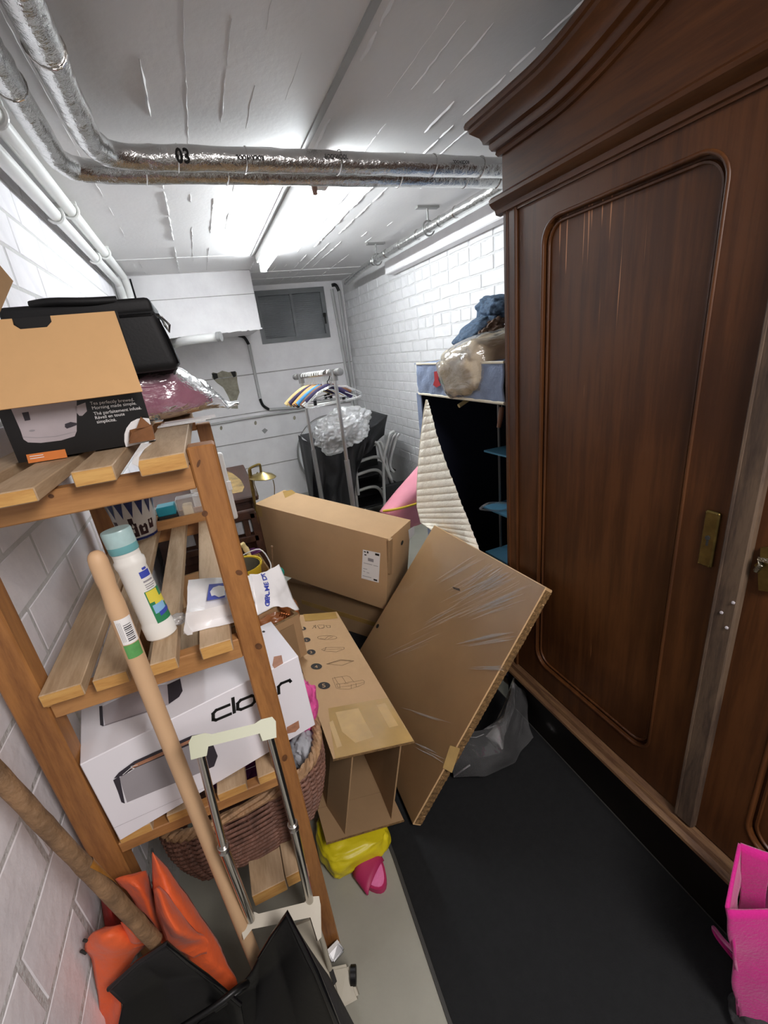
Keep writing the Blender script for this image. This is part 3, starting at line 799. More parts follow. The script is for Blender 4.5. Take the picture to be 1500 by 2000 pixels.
prof = [(a*.86, z*.72) for a, z in [(.005, -.006), (-.010, -.004), (-.016, .006), (-.014, .014), (-.024, .018), (-.030, .030), (-.030, .042), (-.044, .048), (-.046, .058), (-.052, .072), (-.066, .086), (-.076, .096), (-.078, .108), (-.086, .112), (-.088, .124), (-.084, .134), (-.03, .136), (.02, .136)]]
bm = new(); ys2 = [NY-.0+(FY-NY)*i/48 for i in range(49)]
rings = []
for i, y in enumerate(ys2):
    rings.append([bm.verts.new((WX+a, y, arch(y)+z)) for a, z in prof])
# mitred returns at both ends
def ret(y, s): return [bm.verts.new((WX+a, y-s*a, arch(y)+z)) for a, z in prof]
endF = ret(FY, 1); endN = ret(NY, -1)
backF = [bm.verts.new((1.5, FY-a, arch(FY)+z)) for a, z in prof]; backN = [bm.verts.new((1.5, NY+a, arch(NY)+z)) for a, z in prof]
seq = [backN, endN]+rings+[endF, backF]
for A, B in zip(seq, seq[1:]):
    for i in range(len(prof)-1): bm.faces.new((A[i], A[i+1], B[i+1], B[i]))
bmesh.ops.recalc_face_normals(bm, faces=bm.faces[:])
obj('cornice', bm, 'mahogany_y', wd, True, smooth=35, label='dark moulded cornice')
# ================================================================== pine shelf unit
sh = thing('pine_shelf', 'slatted pine shelf unit with square posts against the left wall', 'shelf', (-.21, 1.18, 0))
YF, YB = .77, 1.60
for x0, x1, y0, top in ((-.416, -.366, YF, 1.43), (-.047, -.003, YF, 1.432), (-.416, -.358, YB-.045, 1.43), (-.047, -.003, YB-.045, 1.38)):
    obj('post', boxb(new(), (x0, y0, .0), (x1, y0+.045, top), .003), 'pine', sh, True)
for z0, z1 in ((1.362, 1.404), (1.013, 1.056), (.656, .683), (.300, .335)):
    for y in ((YF+.004, YB-.04) if z0 != .300 else (1.0, YB-.04)):
        obj('beam', boxb(new(), (-.366 if z0 < 1.3 else -.43, y, z0), (-.047, y+.026, z1), .002), 'pine_x', sh, True)
for kx, ky, rx, ry in ((467, 1118, 7, 5), (400, 1003, 6, 6), (505, 1262, 7, 6), (388, 905, 3, 8), (556, 1480, 5, 7)):
    decal('knot', ell(kx, ky, rx, ry, .3), (0, YF, 1), (0, 1, 0), 'knot', sh, lift=.0008)
decal('knot', ell(100, 969, 6, 4, .1), (0, YF+.004, 1), (0, 1, 0), 'knot', sh, lift=.0008)
bm = new(); tube(bm, [at(95, 1372, y=YF-.001), at(95, 1372, y=YF-.006)], .0075, 12); obj('dowel', bm, 'pine_end', sh, True)
def slat(x0, x1, y0, y1, z, th=.022, skew=0, end=True, split=None):
    bm = new()
    hexa(bm, [(x0, y0, z), (x1, y0, z), (x1, y0, z+th), (x0, y0, z+th)], [(x0+skew, y1, z), (x1+skew, y1, z), (x1+skew, y1, z+th), (x0+skew, y1, z+th)])
    bmesh.ops.bevel(bm, geom=bm.edges[:], offset=.0015, segments=1, affect='EDGES')
    s = obj('slat', bm, 'pine_raw', sh, True)
    bm = new(); boxb(bm, (x0+.0015, y0-.0006, z+.0015), (x1-.0015, y0+.002, z+th-.0015))
    obj('sawn_end', bm, 'pine_end', s, True)
    return s
# top shelf
slat(-.116, -.048, .735, 1.56, 1.406, .026)
slat(-.205, -.150, .745, 1.56, 1.406, .024, skew=-.01)
slat(-.300, -.235, .690, 1.56, 1.408, .020, skew=.012)
slat(-.395, -.33, .74, 1.56, 1.406, .024)
# middle shelf
slat(-.364, -.302, .752, 1.585, 1.056, .024)
slat(-.285, -.232, .748, 1.585, 1.056, .024, skew=-.006)
slat(-.196, -.153, .742, 1.585, 1.056, .024)
slat(-.113, -.058, .742, 1.585, 1.056, .026)
# carton shelf and bottom shelf
for x0, x1 in ((-.36, -.30), (-.27, -.21), (-.17, -.11), (-.085, -.025)): slat(x0, x1, .772, 1.58, .683, .022)
for x0, x1, z in ((-.170, -.090, .335), (-.088, -.034, .342)): slat(x0, x1, .762, 1.58, z, .038)

# ------------------------------------------------ on the top shelf: kettle carton
kb = thing('kettle_carton', 'black printed kettle carton with its brown lid folded down over the front', 'box', (-.21, 1.0, 1.433))
KY = .915
bm = new()
x0, x1, z0, z1 = -.318, -.102, 1.433, 1.655
hexa(bm, [(x0, KY, z0), (x1, KY, z0), (x1, KY, z1), (x0, KY, z1)], [(x0, KY+.17, z0), (x1-.026, KY+.17, z0), (x1-.026, KY+.17, z1), (x0, KY+.17, z1)])
obj('carton_body', bm, 'print_blackgloss', kb, True)
# lid hangs forward
ha, hb = Vector((x0-.006, KY-.001, z1)), Vector((x1+.004, KY-.001, z1))
fa, fb_ = Vector((x0-.006, KY-.055, 1.524)), Vector((x1+.008, KY-.055, 1.524))
nrm = (fb_-fa).cross(ha-fa).normalized()
lm = frame_from(fa, fb_-fa, nrm); lw_ = (fb_-fa).length; lh = (ha-fa).length
nx = .073; 
bm = new(); prism(bm, [[(0, 0), (lw_, 0), (lw_-.012, lh), (nx+.052, lh), (nx+.052, lh-.010), (nx+.044, lh-.018), (nx+.008, lh-.018), (nx, lh-.010), (nx, lh), (0, lh)]], -.0022, 0, lm)
obj('lid', bm, 'kraft_light', kb, True, label='plain brown inside of the lid')
# side flap standing up at the left
bm = new(); hexa(bm, [at(-40, 470, y=.93), at(26, 549, y=.93), at(0, 610, y=.93), at(-60, 640, y=.93)], [at(-40, 470, y=.934), at(26, 549, y=.934), at(0, 610, y=.934), at(-60, 640, y=.934)])
obj('side_flap', bm, 'kraft_in', kb, True, label='brown side flap standing up')
p0, n0 = (0, KY, 1.5), (0, 1, 0)
kt = decal('kettle_picture', [(18, 790), (150, 770), (150, 842), (146, 852), (120, 860), (80, 865), (55, 864), (46, 858), (40, 840)], p0, n0, 'print_greylight', kb)
decal('picture_detail', [(43, 806), (56, 804), (60, 820), (49, 822)], p0, n0, 'print_dark', kt, lift=.001)
decal('picture_detail', [(127, 828), (138, 824), (150, 826), (150, 830), (140, 834), (131, 837), (127, 834)], p0, n0, 'print_dark', kt, lift=.001)
decal('picture_detail', ell(63, 841, 6, 2, -.1), p0, n0, 'print_grey', kt, lift=.001)
strokes('picture_detail', [[(44, 853), (70, 855), (110, 852), (148, 843)]], .0006, p0, n0, 'print_grey', kt, lift=.001)
decal('kettle_picture', [(146, 794), (167, 786), (170, 803), (161, 812), (155, 812), (150, 806)], p0, n0, 'print_greylight', kb)
decal('orange_tab', [(51, 888), (127, 877), (132, 893), (56, 905)], p0, n0, 'print_orange', kb)
strokes('tab_lines', [[(59, 891.5), (84, 888)], [(60, 896), (86, 892)]], .0012, p0, n0, 'print_white', kb, lift=.0012)
def ktext(s, ax, ay, bx, by): text('lettering', s, on(ax, ay, p0, n0), on(bx, by, p0, n0), (0, -1, 0), 'print_white', kb)
ktext('Tea perfectly brewed.', 177, 791, 262, 783); ktext('Morning made simple.', 181, 800, 267, 790)
ktext('Th\u00e9 parfaitement infus\u00e9.', 184, 811, 277, 799); ktext('R\u00e9veil en toute', 187, 819, 244, 811); ktext('simplicit\u00e9.', 190, 827, 228, 822)
ptsd = [(304, 859)]+[(x, y) for x, y in ((246, 873), (243, 862), (243, 848), (247, 836), (256, 824), (268, 818), (280, 816), (291, 817))]
decal('white_disc', ptsd, p0, n0, 'print_white', kb)

st = thing('wooden_star', 'small folded brown paper star leaning on the carton corner', 'ornament', at(275, 862, y=.90))
bm = new()
hexa(bm, [at(252, 867, y=.905), at(304, 858, y=.905), at(297, 828, y=.905), at(253, 840, y=.905)], [at(252, 867, y=.897), at(303, 858, y=.897), at(296, 831, y=.895), at(257, 846, y=.897)])
star_m = simple('star_paper', '#8f5f38', .7, vary=.2, vscale=40)
obj('star_body', bm, star_m, st, True)
bm = new(); prism(bm, [[(0, 0), (1, 0), (.45, 1)]], -.002, .002); a_, b_, c_ = at(266, 838, y=.9), at(296, 832, y=.9), at(275, 814, y=.9)
fmx = Matrix(((b_-a_).to_4d()[:3], (c_-a_-(b_-a_)*.45)[:], Vector((0, -1, 0))[:])).transposed().to_4x4(); fmx.translation = a_; bm.transform(fmx)
obj('star_point', bm, star_m, st, True)
bm = new(); prism(bm, [[(0, 0), (1, 0), (0, 1)]], -.002, .002); a_, b_, c_ = at(255, 852, y=.896), at(262, 842, y=.896), at(250, 866, y=.896)
fmx = Matrix(((b_-a_)[:], (c_-a_)[:], Vector((0, -1, 0))[:])).transposed().to_4x4(); fmx.translation = a_; bm.transform(fmx)
obj('star_point', bm, star_m, st, True)
t = thing('paper_card', 'white strip of card poking out between the top slats', 'card', at(276, 888, z=1.435))
bm = new(); grid(bm, lambda u, v: at(268+(297-268)*u-10*v*(1-u)+ (0-8)*0, 905-42*u+ (v-.5)*2, z=1.436+.012*u)+Vector((.0, 0, .004*math.sin(3*u))), 6, 1); bm.free()
bm = new(); P = [at(257, 905, z=1.437), at(270, 912, z=1.428), at(272, 885, z=1.44), at(296, 866, z=1.445), at(276, 866, z=1.445), at(262, 888, z=1.44)]
vs = [bm.verts.new(p) for p in (P[0], P[1], P[2], P[5])]; bm.faces.new(vs); vs2 = [bm.verts.new(p) for p in (P[5], P[2], P[3], P[4])]; bm.faces.new(vs2)
obj('card_strip', bm, 'paper', t, True, solid=.0006)

# black cooler bag
cb = thing('cooler_bag', 'black zipped nylon cooler bag lying behind the kettle carton', 'bag', (-.18, 1.24, 1.556))
bm = new(); box(bm, (-.185, 1.235, 1.618), (.295, .21, .125), None, .018, 3)
for v in bm.verts:
    v.co += Vector((nz(v.co, 9, 1), nz(v.co, 9, 2), nz(v.co, 9, 3)))*.006
    if v.co.z > 1.62: v.co.x -= .018*(v.co.x > -.1)
obj('bag_body', bm, 'black_cloth', cb, True, smooth=True)
bm = new(); box(bm, (-.195, 1.235, 1.685), (.275, .20, .034), None, .012, 3)
for v in bm.verts: v.co += Vector((nz(v.co, 12, 1), nz(v.co, 12, 2), nz(v.co, 12, 5)))*.007
obj('bag_lid', bm, 'black_cloth', cb, True, smooth=True)
obj('zip', tube(new(), [(-.335, 1.132, 1.668), (-.2, 1.13, 1.669), (-.065, 1.132, 1.668), (-.052, 1.15, 1.668), (-.05, 1.24, 1.668), (-.052, 1.33, 1.668)], .0035, 6), 'black_gloss', cb, True)
obj('zip_pull', tube(new(), [(-.047, 1.2, 1.668), (-.036, 1.197, 1.65), (-.040, 1.2, 1.636), (-.046, 1.203, 1.65)], .003, 6, closed=True), 'chrome', cb, True)
obj('handle', tube(new(), curve_pts([at(60, 596, y=1.14), at(100, 590, y=1.13), at(170, 589, y=1.13), at(228, 586, y=1.14)], 4), .008, 8), 'black_cloth', cb, True, smooth=True)
obj('side_piping', tube(new(), [(-.038, 1.14, 1.565), (-.045, 1.14, 1.62), (-.055, 1.14, 1.66)], .0035, 6), 'black_gloss', cb, True)

# pink blanket in a clear bag
pk = thing('bagged_blanket', 'dusty pink blanket folded inside a clear plastic storage bag', 'blanket', (-.12, 1.3, 1.433))
def pillow(u, v, x0, x1, y0, y1, zf, gx, seed, amp):
    a = 2*PI*v; k = max(0, math.sin(PI*min(max(u, .012), .988)))**.28
    x = x0+(x1-x0)*u; cy_ = (y0+y1)/2; hy = (y1-y0)/2; top = zf(x)
    c, s_ = math.cos(a), math.sin(a)
    y = cy_+hy*math.copysign(abs(c)**.45, c)*k*gx(u); z = 1.436+(top-1.436)*(.5+.5*math.copysign(abs(s_)**.55, s_)*k)
    p = Vector((x, y, z)); q = nz(p, 15, seed)*amp+nz(p, 34, seed+3)*amp*.5
    return Vector((x+q*.5, y+q*.8, max(1.4345, z+q*(1 if s_ > -.2 else .1))))
zt = lambda x: 1.556 if x < -.06 else 1.556-.05*((x+.06)/.08)
bm = new(); grid(bm, lambda u, v: pillow(u, v, -.37, .018, 1.20, 1.53, zt, lambda u: 1, 5, .004), 30, 40)
obj('folded_blanket', bm, 'pink_blanket', pk, True, smooth=True)
zt2 = lambda x: 1.562 if x < -.05 else max(1.452, 1.562-.125*((x+.05)/.12)**1.2)
bm = new(); grid(bm, lambda u, v: pillow(u, v, -.38, .085, 1.185, 1.545, zt2, lambda u: 1-.35*max(0, u-.7)/.3, 9, .011), 60, 64)
obj('storage_bag', bm, 'film_bag', pk, True, smooth=True, label='clear crinkled storage bag')
t = thing('paper_stack', 'thin white papers and card under the bagged blanket', 'papers', (-.05, 1.2, 1.434))
for i in range(3):
    obj('sheet', boxb(new(), (-.115+.006*i, 1.12+.01*i, 1.4335+.0012*i), (-.01+.012*i, 1.16+.02*i, 1.4345+.0012*i)), 'paper', t, True)

# ------------------------------------------------ on the middle shelf
# talc / cleaner bottle
bt = thing('plastic_bottle', 'white plastic bottle with pale teal cap standing on the middle shelf', 'bottle', (-.180, .832, 1.08), eul(0, -4, 0))
bm = new(); lathe(bm, [(0, 0), (.022, 0), (.0265, .004), (.0265, .030), (.0245, .036), (.0245, .040), (.0225, .150), (.0245, .158), (.0245, .166), (.0215, .170), (.0215, .176), (.019, .18)], 28, sx=1.05, sy=.8)
obj('bottle_body', bm, 'bottle', bt, smooth=40)
bm = new(); lathe(bm, [(.0205, .174), (.0215, .178), (.0215, .188)], 28, sx=1.05, sy=.8); obj('neck_ring', bm, 'bottle', bt, smooth=40)
bm = new(); lathe(bm, [(.0218, .184), (.0226, .186), (.0226, .198), (.0225, .2)], 28, sx=1.08, sy=.85); obj('cap_band', bm, 'cap_band', bt, smooth=40)
bm = new(); lathe(bm, [(.0226, .198), (.0228, .224), (.0215, .2265), (.019, .2268), (0, .226)], 28, sx=1.08, sy=.85); obj('cap', bm, 'cap', bt, smooth=40, label='pale teal translucent cap')
def wrapped(name, quad, m, par, lift=.0007, nu=8, nv=3, rad=None):
    """label patch following the bottle: quad = (angle0, angle1, z0, z1, slant)"""
    a0, a1, z0, z1, s = quad; bm = new()
    def fn(u, v):
        a = math.radians(a0+(a1-a0)*u); z = z0+(z1-z0)*v + s*u
        r = .0245-.002*(z-.04)/.11 + lift if rad is None else rad
        return Vector((r*1.05*math.cos(a), r*.8*math.sin(a), z))
    grid(bm, fn, nu, nv); return obj(name, bm, m, par)
lb = wrapped('bottle_label', (-78, 12, .036, .104, 0), 'print_green', bt)
wrapped('label_yellow', (-74, -24, .080, .103, 0), 'print_yellow', lb, .001)
wrapped('label_yellow', (-56, 2, .070, .086, 0), 'print_yellow', lb, .0012)
wrapped('label_blue', (-70, -16, .056, .074, 0), 'print_sky', lb, .0013)
wrapped('label_blue', (-56, 8, .048, .057, .004), 'print_blue', lb, .0014)
wrapped('logo', (-66, -16, .130, .143, 0), 'print_blue', bt)
wrapped('logo', (-48, -26, .1445, .149, 0), 'print_blue', bt)
for k, (z, a1) in enumerate(((.121, -18), (.115, -10), (.111, -20), (.107, -26))):
    wrapped('label_line', (-64, a1, z, z+(.0035 if k == 0 else .0018), 0), 'print_grey', bt)

# folded white carrier bag
wb = thing('carrier_bag', 'folded white carrier bag with blue lettering on the middle shelf', 'bag', (-.06, .86, 1.083))
# folded body: loop of control rows seen along the bag
fy0 = at(415, 1229, z=1.084).y
rows_ = []
for px0, px1, py0, py1, kind in ((362, 500, 1238, 1206, 'b'), (360, 498, 1222, 1192, 'f'), (363, 496, 1198, 1168, 'f'), (366, 495, 1178, 1153, 't0'), (366, 493, 1150, 1135, 't1'), (368, 491, 1133, 1124, 't2')):
    rows_.append((px0, px1, py0, py1, kind))
hz = {'b': None, 'f': None, 't0': 1.132, 't1': 1.140, 't2': 1.137}
def cbf(u, v):
    i = min(int(v*5), 4); f = v*5-i
    def pt(r):
        px0, px1, py0, py1, k = r; px = px0+(px1-px0)*u; py = py0+(py1-py0)*u
        if k == 'b': return at(px, py, z=1.084)
        if k == 'f': return at(px, py, y=fy0+.004+.035*u)
        return at(px, py, z=hz[k]-.012*u)
    p = pt(rows_[i])*(1-f)+pt(rows_[i+1])*f
    q = nz(p, 20, 3)*.004+nz(p, 48, 8)*.002
    return Vector((p.x, p.y-q, max(p.z+q, 1.083)))
bm = new(); grid(bm, cbf, 30, 30)
def back(u, v):
    p = cbf(u, 1.0); return Vector((p.x, p.y+.01*math.sin(PI*v), p.z+(1.084-p.z)*v))
grid(bm, back, 30, 6)
def lside(u, v):
    p = cbf(0, u); return Vector((p.x-.004*math.sin(PI*v), p.y, p.z+(1.084-p.z)*v))
grid(bm, lside, 20, 5)
obj('bag_body', bm, 'bag_white', wb, True, smooth=True)
# crumpled end past the post, with a pulled-up corner
bm = new()
ctl = [[(488, 1126), (522, 1118), (545, 1103)], [(492, 1150), (535, 1140), (556, 1128)], [(498, 1178), (540, 1168), (572, 1170)], [(500, 1202), (545, 1186), (584, 1189)]]
dep = [[.90, .93, .95], [.885, .915, .94], [.87, .90, .93], [.86, .885, .92]]
def ce(u, v):
    i = min(int(u*3), 2); fu = u*3-i; j = min(int(v*2), 1); fv = v*2-j
    def L(a, b, t): return a+(b-a)*t
    g = lambda T, k=None: L(L(T[i][j] if k is None else T[i][j][k], T[i+1][j] if k is None else T[i+1][j][k], fu), L(T[i][j+1] if k is None else T[i][j+1][k], T[i+1][j+1] if k is None else T[i+1][j+1][k], fu), fv)
    p = at(g(ctl, 0), g(ctl, 1), y=g(dep)); q = nz(p, 24, 2)*.009+nz(p, 50, 5)*.004
    return p+Vector((0, q, q*.5))
grid(bm, ce, 24, 18)
obj('bag_end', bm, 'bag_white', wb, True, smooth=True, solid=.0012)
TPa, TPb, TPc = cbf(.2, .62), cbf(.45, .62), cbf(.3, .9); tn = (TPb-TPa).cross(TPc-TPa).normalized()
bd = decal('blue_emblem', [(409, 1146), (442, 1143), (440, 1172), (405, 1178)], TPa, tn, 'print_blue', wb, lift=.006)
decal('emblem_shape', [(411, 1161), (417, 1153), (428, 1149), (440, 1150), (440, 1168), (428, 1172), (420, 1168), (414, 1170)], TPa, tn, 'print_white', bd, lift=.0068)
for i, chr_ in enumerate('OBERLMEDT'):
    u0, u1 = .93-.098*i, .93-.098*i-.078; va = .30+.10*(1-u0); pa, pb = ce(u0, va), ce(u1, va); pc = ce((u0+u1)/2, va-.12)
    nn_ = (pb-pa).cross(pc-pa).normalized()
    if nn_.dot(CAM-pa) < 0: nn_ = -nn_
    text('lettering', chr_, pa+nn_*.0025, pb+nn_*.0025, nn_, 'print_blue', wb, bold=.02, size=.0165)
bm = new(); blob(bm, (-.15, .853, 1.092), (.016, .018, .010), .3, 5, 4, 3); obj('bag_fold', bm, 'film_milky', wb, True, smooth=True)

# patterned tin with scalloped top, in the far left corner
pl = thing('patterned_planter', 'white ceramic planter painted with blue scallops and brown houses', 'planter', (-.285, 1.47, 1.081))
bm = new(); lathe(bm, [(0, 0), (.046, 0), (.050, .006), (.058, .05), (.063, .10), (.064, .135), (.061, .135), (.058, .1), (.046, .012), (0, .01)], 28)
obj('planter_body', bm, 'ceramic', pl, smooth=40)
def pwrap(name, a0, a1, z0, z1, m, tri=False):
    bm = new()
    def fn(u, v):
        a = math.radians(a0+(a1-a0)*u); z = z0+(z1-z0)*v
        if tri: z = z1-(z1-z0)*(1-v)*(1-abs(2*u-1))
        r = (.050+(.013*z/.1))+.0012; return Vector((r*math.cos(a), r*math.sin(a), z))
    grid(bm, fn, 8, 3); return obj(name, bm, m, pl)
for i in range(9): pwrap('blue_scallop', -190+i*24, -168+i*24, .078, .134, 'ceramic_blue', True)
for a0, a1, z0, z1 in ((-128, -108, .018, .055), (-106, -80, .016, .06), (-98, -86, .06, .078), (-76, -52, .018, .052), (-150, -132, .02, .07), (-46, -30, .03, .06)):
    pwrap('painted_house', a0, a1, z0, z1, 'ceramic_brown')
for a0, z0 in ((-95, .03), (-66, .028), (-118, .03)): pwrap('painted_window', a0, a0+6, z0, z0+.012, 'ceramic')
pwrap('blue_foot_band', -200, 20, .003, .011, 'ceramic_blue')

# little crate of boxes at the far end of the middle shelf
cr = thing('pine_crate', 'shallow pine crate at the far end of the middle shelf', 'crate', (-.165, 1.53, 1.081))
for lo, hi, mm in (((-.238, 1.475, 1.081), (-.06, 1.483, 1.112), 'pine_x'), ((-.238, 1.483, 1.081), (-.231, 1.552, 1.112), 'pine_x'), ((-.067, 1.483, 1.081), (-.06, 1.552, 1.112), 'pine_x'), ((-.238, 1.545, 1.081), (-.06, 1.552, 1.112), 'pine_x'), ((-.231, 1.483, 1.081), (-.067, 1.545, 1.085), 'pine_raw')):
    obj('crate_board', boxb(new(), lo, hi), mm, cr, True)
bx = tag(obj('clear_box', boxb(new(), (-.165, 1.486, 1.086), (-.07, 1.543, 1.165), .004), 'glass', loc=(-.12, 1.51, 1.086)), 'clear plastic box in the pine crate with pale contents', 'box')
bx2 = obj('box_contents', boxb(new(), (-.15, 1.49, 1.087), (-.12, 1.53, 1.14), .003), 'beige_cloth', bx, True)
tl = thing('teal_box', 'small teal blue box behind the glass box in the crate', 'box', (-.2, 1.51, 1.086))
obj('box_body', boxb(new(), (-.225, 1.49, 1.12), (-.17, 1.543, 1.15), .003), 'teal', tl, True)
obj('box_base', boxb(new(), (-.225, 1.49, 1.086), (-.17, 1.543, 1.12), .003), 'dark_patch', tl, True)
tag(obj('white_cup', lathe(new(), [(0, 0), (.012, 0), (.016, .05), (.013, .05), (.01, .004), (0, .004)], 16, Matrix.Translation((-.245, 1.565, 1.081))), 'white_plastic', smooth=40, loc=(-.245, 1.565, 1.081)), 'tiny white cup squeezed behind the patterned planter', 'cup')

# ------------------------------------------------ toaster carton on the shelf below
TR = eul(-.3, -1.16, 11.27)
TO = Vector((-.353, .760, .7055)); TD = (.4255, .180, .208)
tb = thing('toaster_carton', 'long white printed toaster carton lying on the third shelf', 'box', TO, TR)
bm = new(); box(bm, (TD[0]/2, TD[1]/2, TD[2]/2), TD, None, .0015); obj('carton_body', bm, 'carton_white', tb)
TX, TY, TZ = TR @ Vector((1, 0, 0)), TR @ Vector((0, 1, 0)), TR @ Vector((0, 0, 1))
TT = TO+TZ*TD[2]; TE = TO+TX*TD[0]
pf = lambda px, py: on(px, py, TO, TY)
LA, LB = pf(417, 1408), pf(571, 1343); lx = (LB-LA); LW = lx.length; lx.normalize(); ly = lx.cross(TY)*-1
if ly.z < 0: ly = -ly
def letters(name, lines, wid):
    """square-shouldered lettering drawn as strokes; unit = stem height"""
    bm = new()
    for ln in lines:
        P = [LA-TY*.0007+lx*(x*LW)+ly*(y*.035) for x, y in ln]
        for a, b in zip(P, P[1:]):
            e = (b-a).normalized()*wid*.42; s_ = (b-a).cross(TY).normalized()*wid/2
            bm.faces.new([bm.verts.new(q) for q in (a-s_-e, a+s_-e, b+s_+e, b-s_+e)])
    obj(name, bm, 'print_black', tb, True)
letters('lettering', [[(.20, .66), (.05, .66), (.01, .52), (.0, .10), (.03, 0), (.20, 0)], [(.245, 0), (.255, 1.0)], [(.33, 0), (.46, 0), (.50, .14), (.51, .54), (.47, .66), (.34, .66), (.30, .52), (.29, .12), (.33, 0)], [(.56, .34), (.77, .34), (.765, .54), (.73, .66), (.60, .66), (.56, .52), (.55, .12), (.59, 0), (.76, 0)], [(.815, 0), (.82, .52), (.86, .66), (.97, .66), (.985, .52)]], .0068)
a = decal('toaster_picture', [(233, 1519), (247, 1507), (397, 1436), (412, 1452), (417, 1494), (400, 1505), (248, 1567)], TO, TY, 'print_grey', tb)
decal('picture_detail', [(221, 1523), (233, 1515), (244, 1569), (237, 1566), (230, 1545)], TO, TY, 'print_dark', a, lift=.001)
decal('picture_detail', [(222, 1520), (232, 1508), (262, 1486), (374, 1436), (397, 1432), (404, 1440), (262, 1500), (240, 1514)], TO, TY, 'print_dark', a, lift=.0011)
decal('picture_detail', [(254, 1502), (264, 1491), (372, 1443), (392, 1440), (300, 1482)], TO, TY, 'print_toast', a, lift=.0014)
decal('picture_detail', [(392, 1446), (410, 1438), (425, 1476), (418, 1496), (402, 1503)], TO, TY, 'print_dark', a, lift=.0012)
strokes('picture_detail', [[(240, 1512), (256, 1498), (262, 1500), (250, 1508)], [(237, 1569), (260, 1567)], [(256, 1496), (268, 1493)]], .0012, TO, TY, 'print_white', a, lift=.0016)
strokes('print_rule', [[(222, 1617), (330, 1568), (520, 1486)]], .0006, TO, TY, 'print_grey', tb)
a = decal('toaster_picture', [(199, 1381), (272, 1345), (330, 1336), (331, 1374), (300, 1388), (206, 1418)], TT, TZ, 'print_greylight', tb)
decal('picture_detail', [(194, 1380), (200, 1379), (203, 1419), (196, 1417)], TT, TZ, 'print_dark', a, lift=.001)
decal('picture_detail', [(327, 1338), (352, 1326), (357, 1350), (350, 1362), (330, 1376)], TT, TZ, 'print_dark', a, lift=.001)
strokes('picture_detail', [[(200, 1419), (330, 1376)]], .001, TT, TZ, 'print_dark', a, lift=.001)
decal('toast_slice', [(535, 1283), (550, 1280), (553, 1296), (536, 1306), (532, 1300)], TT, TZ, 'print_toast', tb)
decal('toast_slice', [(560, 1420), (583, 1407), (585, 1421), (577, 1429), (560, 1433)], TO, TY, 'print_toast', tb)
decal('full_stop', ell(515, 1234, 3, 2), TT, TZ, 'print_black', tb)
# ================================================================== cartons in the middle
# open carton with printed icons
CR = eul(-2.66, 13.68, -.82); CO = Vector((.0282, .9568, .1351)); cw, cl, ch = .264, .905, .314
cn = thing('open_carton', 'long open cardboard carton with numbered furniture drawings on its top', 'box', CO, CR)
th = .0045; fl = .125
ins = .032
def pan(name, lo, hi, m='kraft', lab=None): 
    p = obj(name, boxb(new(), lo, hi), m, cn, label=lab); return p
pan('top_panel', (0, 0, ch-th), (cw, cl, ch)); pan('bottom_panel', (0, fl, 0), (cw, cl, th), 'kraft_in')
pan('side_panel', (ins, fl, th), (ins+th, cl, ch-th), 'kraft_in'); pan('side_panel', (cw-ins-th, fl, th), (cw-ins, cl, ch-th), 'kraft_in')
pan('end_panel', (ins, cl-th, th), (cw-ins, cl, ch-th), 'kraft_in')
pan('bottom_flap', (0, 0, 0), (cw, fl-.002, th), 'kraft_in', 'bottom flap folded out'); 
bm = new(); boxb(bm, (-.001, -.0012, ch-th-.001), (cw+.001, .0008, ch+.0002)); boxb(bm, (-.001, -.0012, -.001), (cw+.001, .0008, th+.0002)); obj('cut_edge', bm, 'kraft_edge', cn, kind='stuff')
bm = new(); hexa(bm, [(ins, fl, th), (ins+th, fl, th), (ins+th, fl, ch-th), (ins, fl, ch-th)], [(ins+.030, .01, th), (ins+.034, .01, th), (ins+.034, .01, ch-th), (ins+.030, .01, ch-th)]); obj('side_flap', bm, 'kraft_in', cn)
bm = new(); hexa(bm, [(cw-ins-th, fl, th), (cw-ins, fl, th), (cw-ins, fl, ch-th), (cw-ins-th, fl, ch-th)], [(cw-ins-.008, .015, th), (cw-ins-.003, .015, th), (cw-ins-.003, .015, ch-th), (cw-ins-.008, .015, ch-th)]); obj('side_flap', bm, 'kraft_in', cn)
cz = CR @ Vector((0, 0, 1)); cp = CO + cz*ch; cxv = CR @ Vector((1, 0, 0))
def tp(name, quad, m, lift): decal(name, quad, cp, cz, m, cn, lift=lift)
tp('tape_strip', [(641, 1384), (757, 1363), (785, 1410), (808, 1448), (655, 1482), (648, 1440)], 'tape', .0012)
tp('tape_strip', [(655, 1392), (700, 1384), (712, 1408), (730, 1440), (694, 1452), (668, 1430)], 'tape2', .0018)
tp('tape_strip', [(735, 1378), (752, 1374), (778, 1418), (760, 1422)], 'tape2', .0019)
tp('tape_strip', [(642, 1412), (650, 1408), (668, 1458), (658, 1462)], 'tape2', .0020)
tp('tape_strip', [(592, 1200), (655, 1196), (660, 1208), (596, 1214)], 'tape', .0012)
for i, (n, x, y, rx, ry) in enumerate((('5', 633, 1339.5, 12, 7), ('4', 618, 1302, 11, 6), ('3', 608, 1274, 8.5, 5.2), ('2', 599, 1250, 7.5, 4.5), ('1', 592, 1228, 6, 3.5))):
    d = decal('number_disc', ell(x, y, rx, ry), cp, cz, 'ink', cn, lift=.001)
    text('numeral', n, on(x-3.2*rx/12, y+4*ry/7, cp, cz)+cz*.0008, on(x+3.2*rx/12, y+3.4*ry/7, cp, cz)+cz*.0008, cz, 'kraft', d)
L_ = []
L_.append([(638, 1297), (665, 1288.5), (691, 1291), (668, 1300), (638, 1297)]); L_.append([(642, 1296.6), (665.5, 1290), (686, 1291.5)])
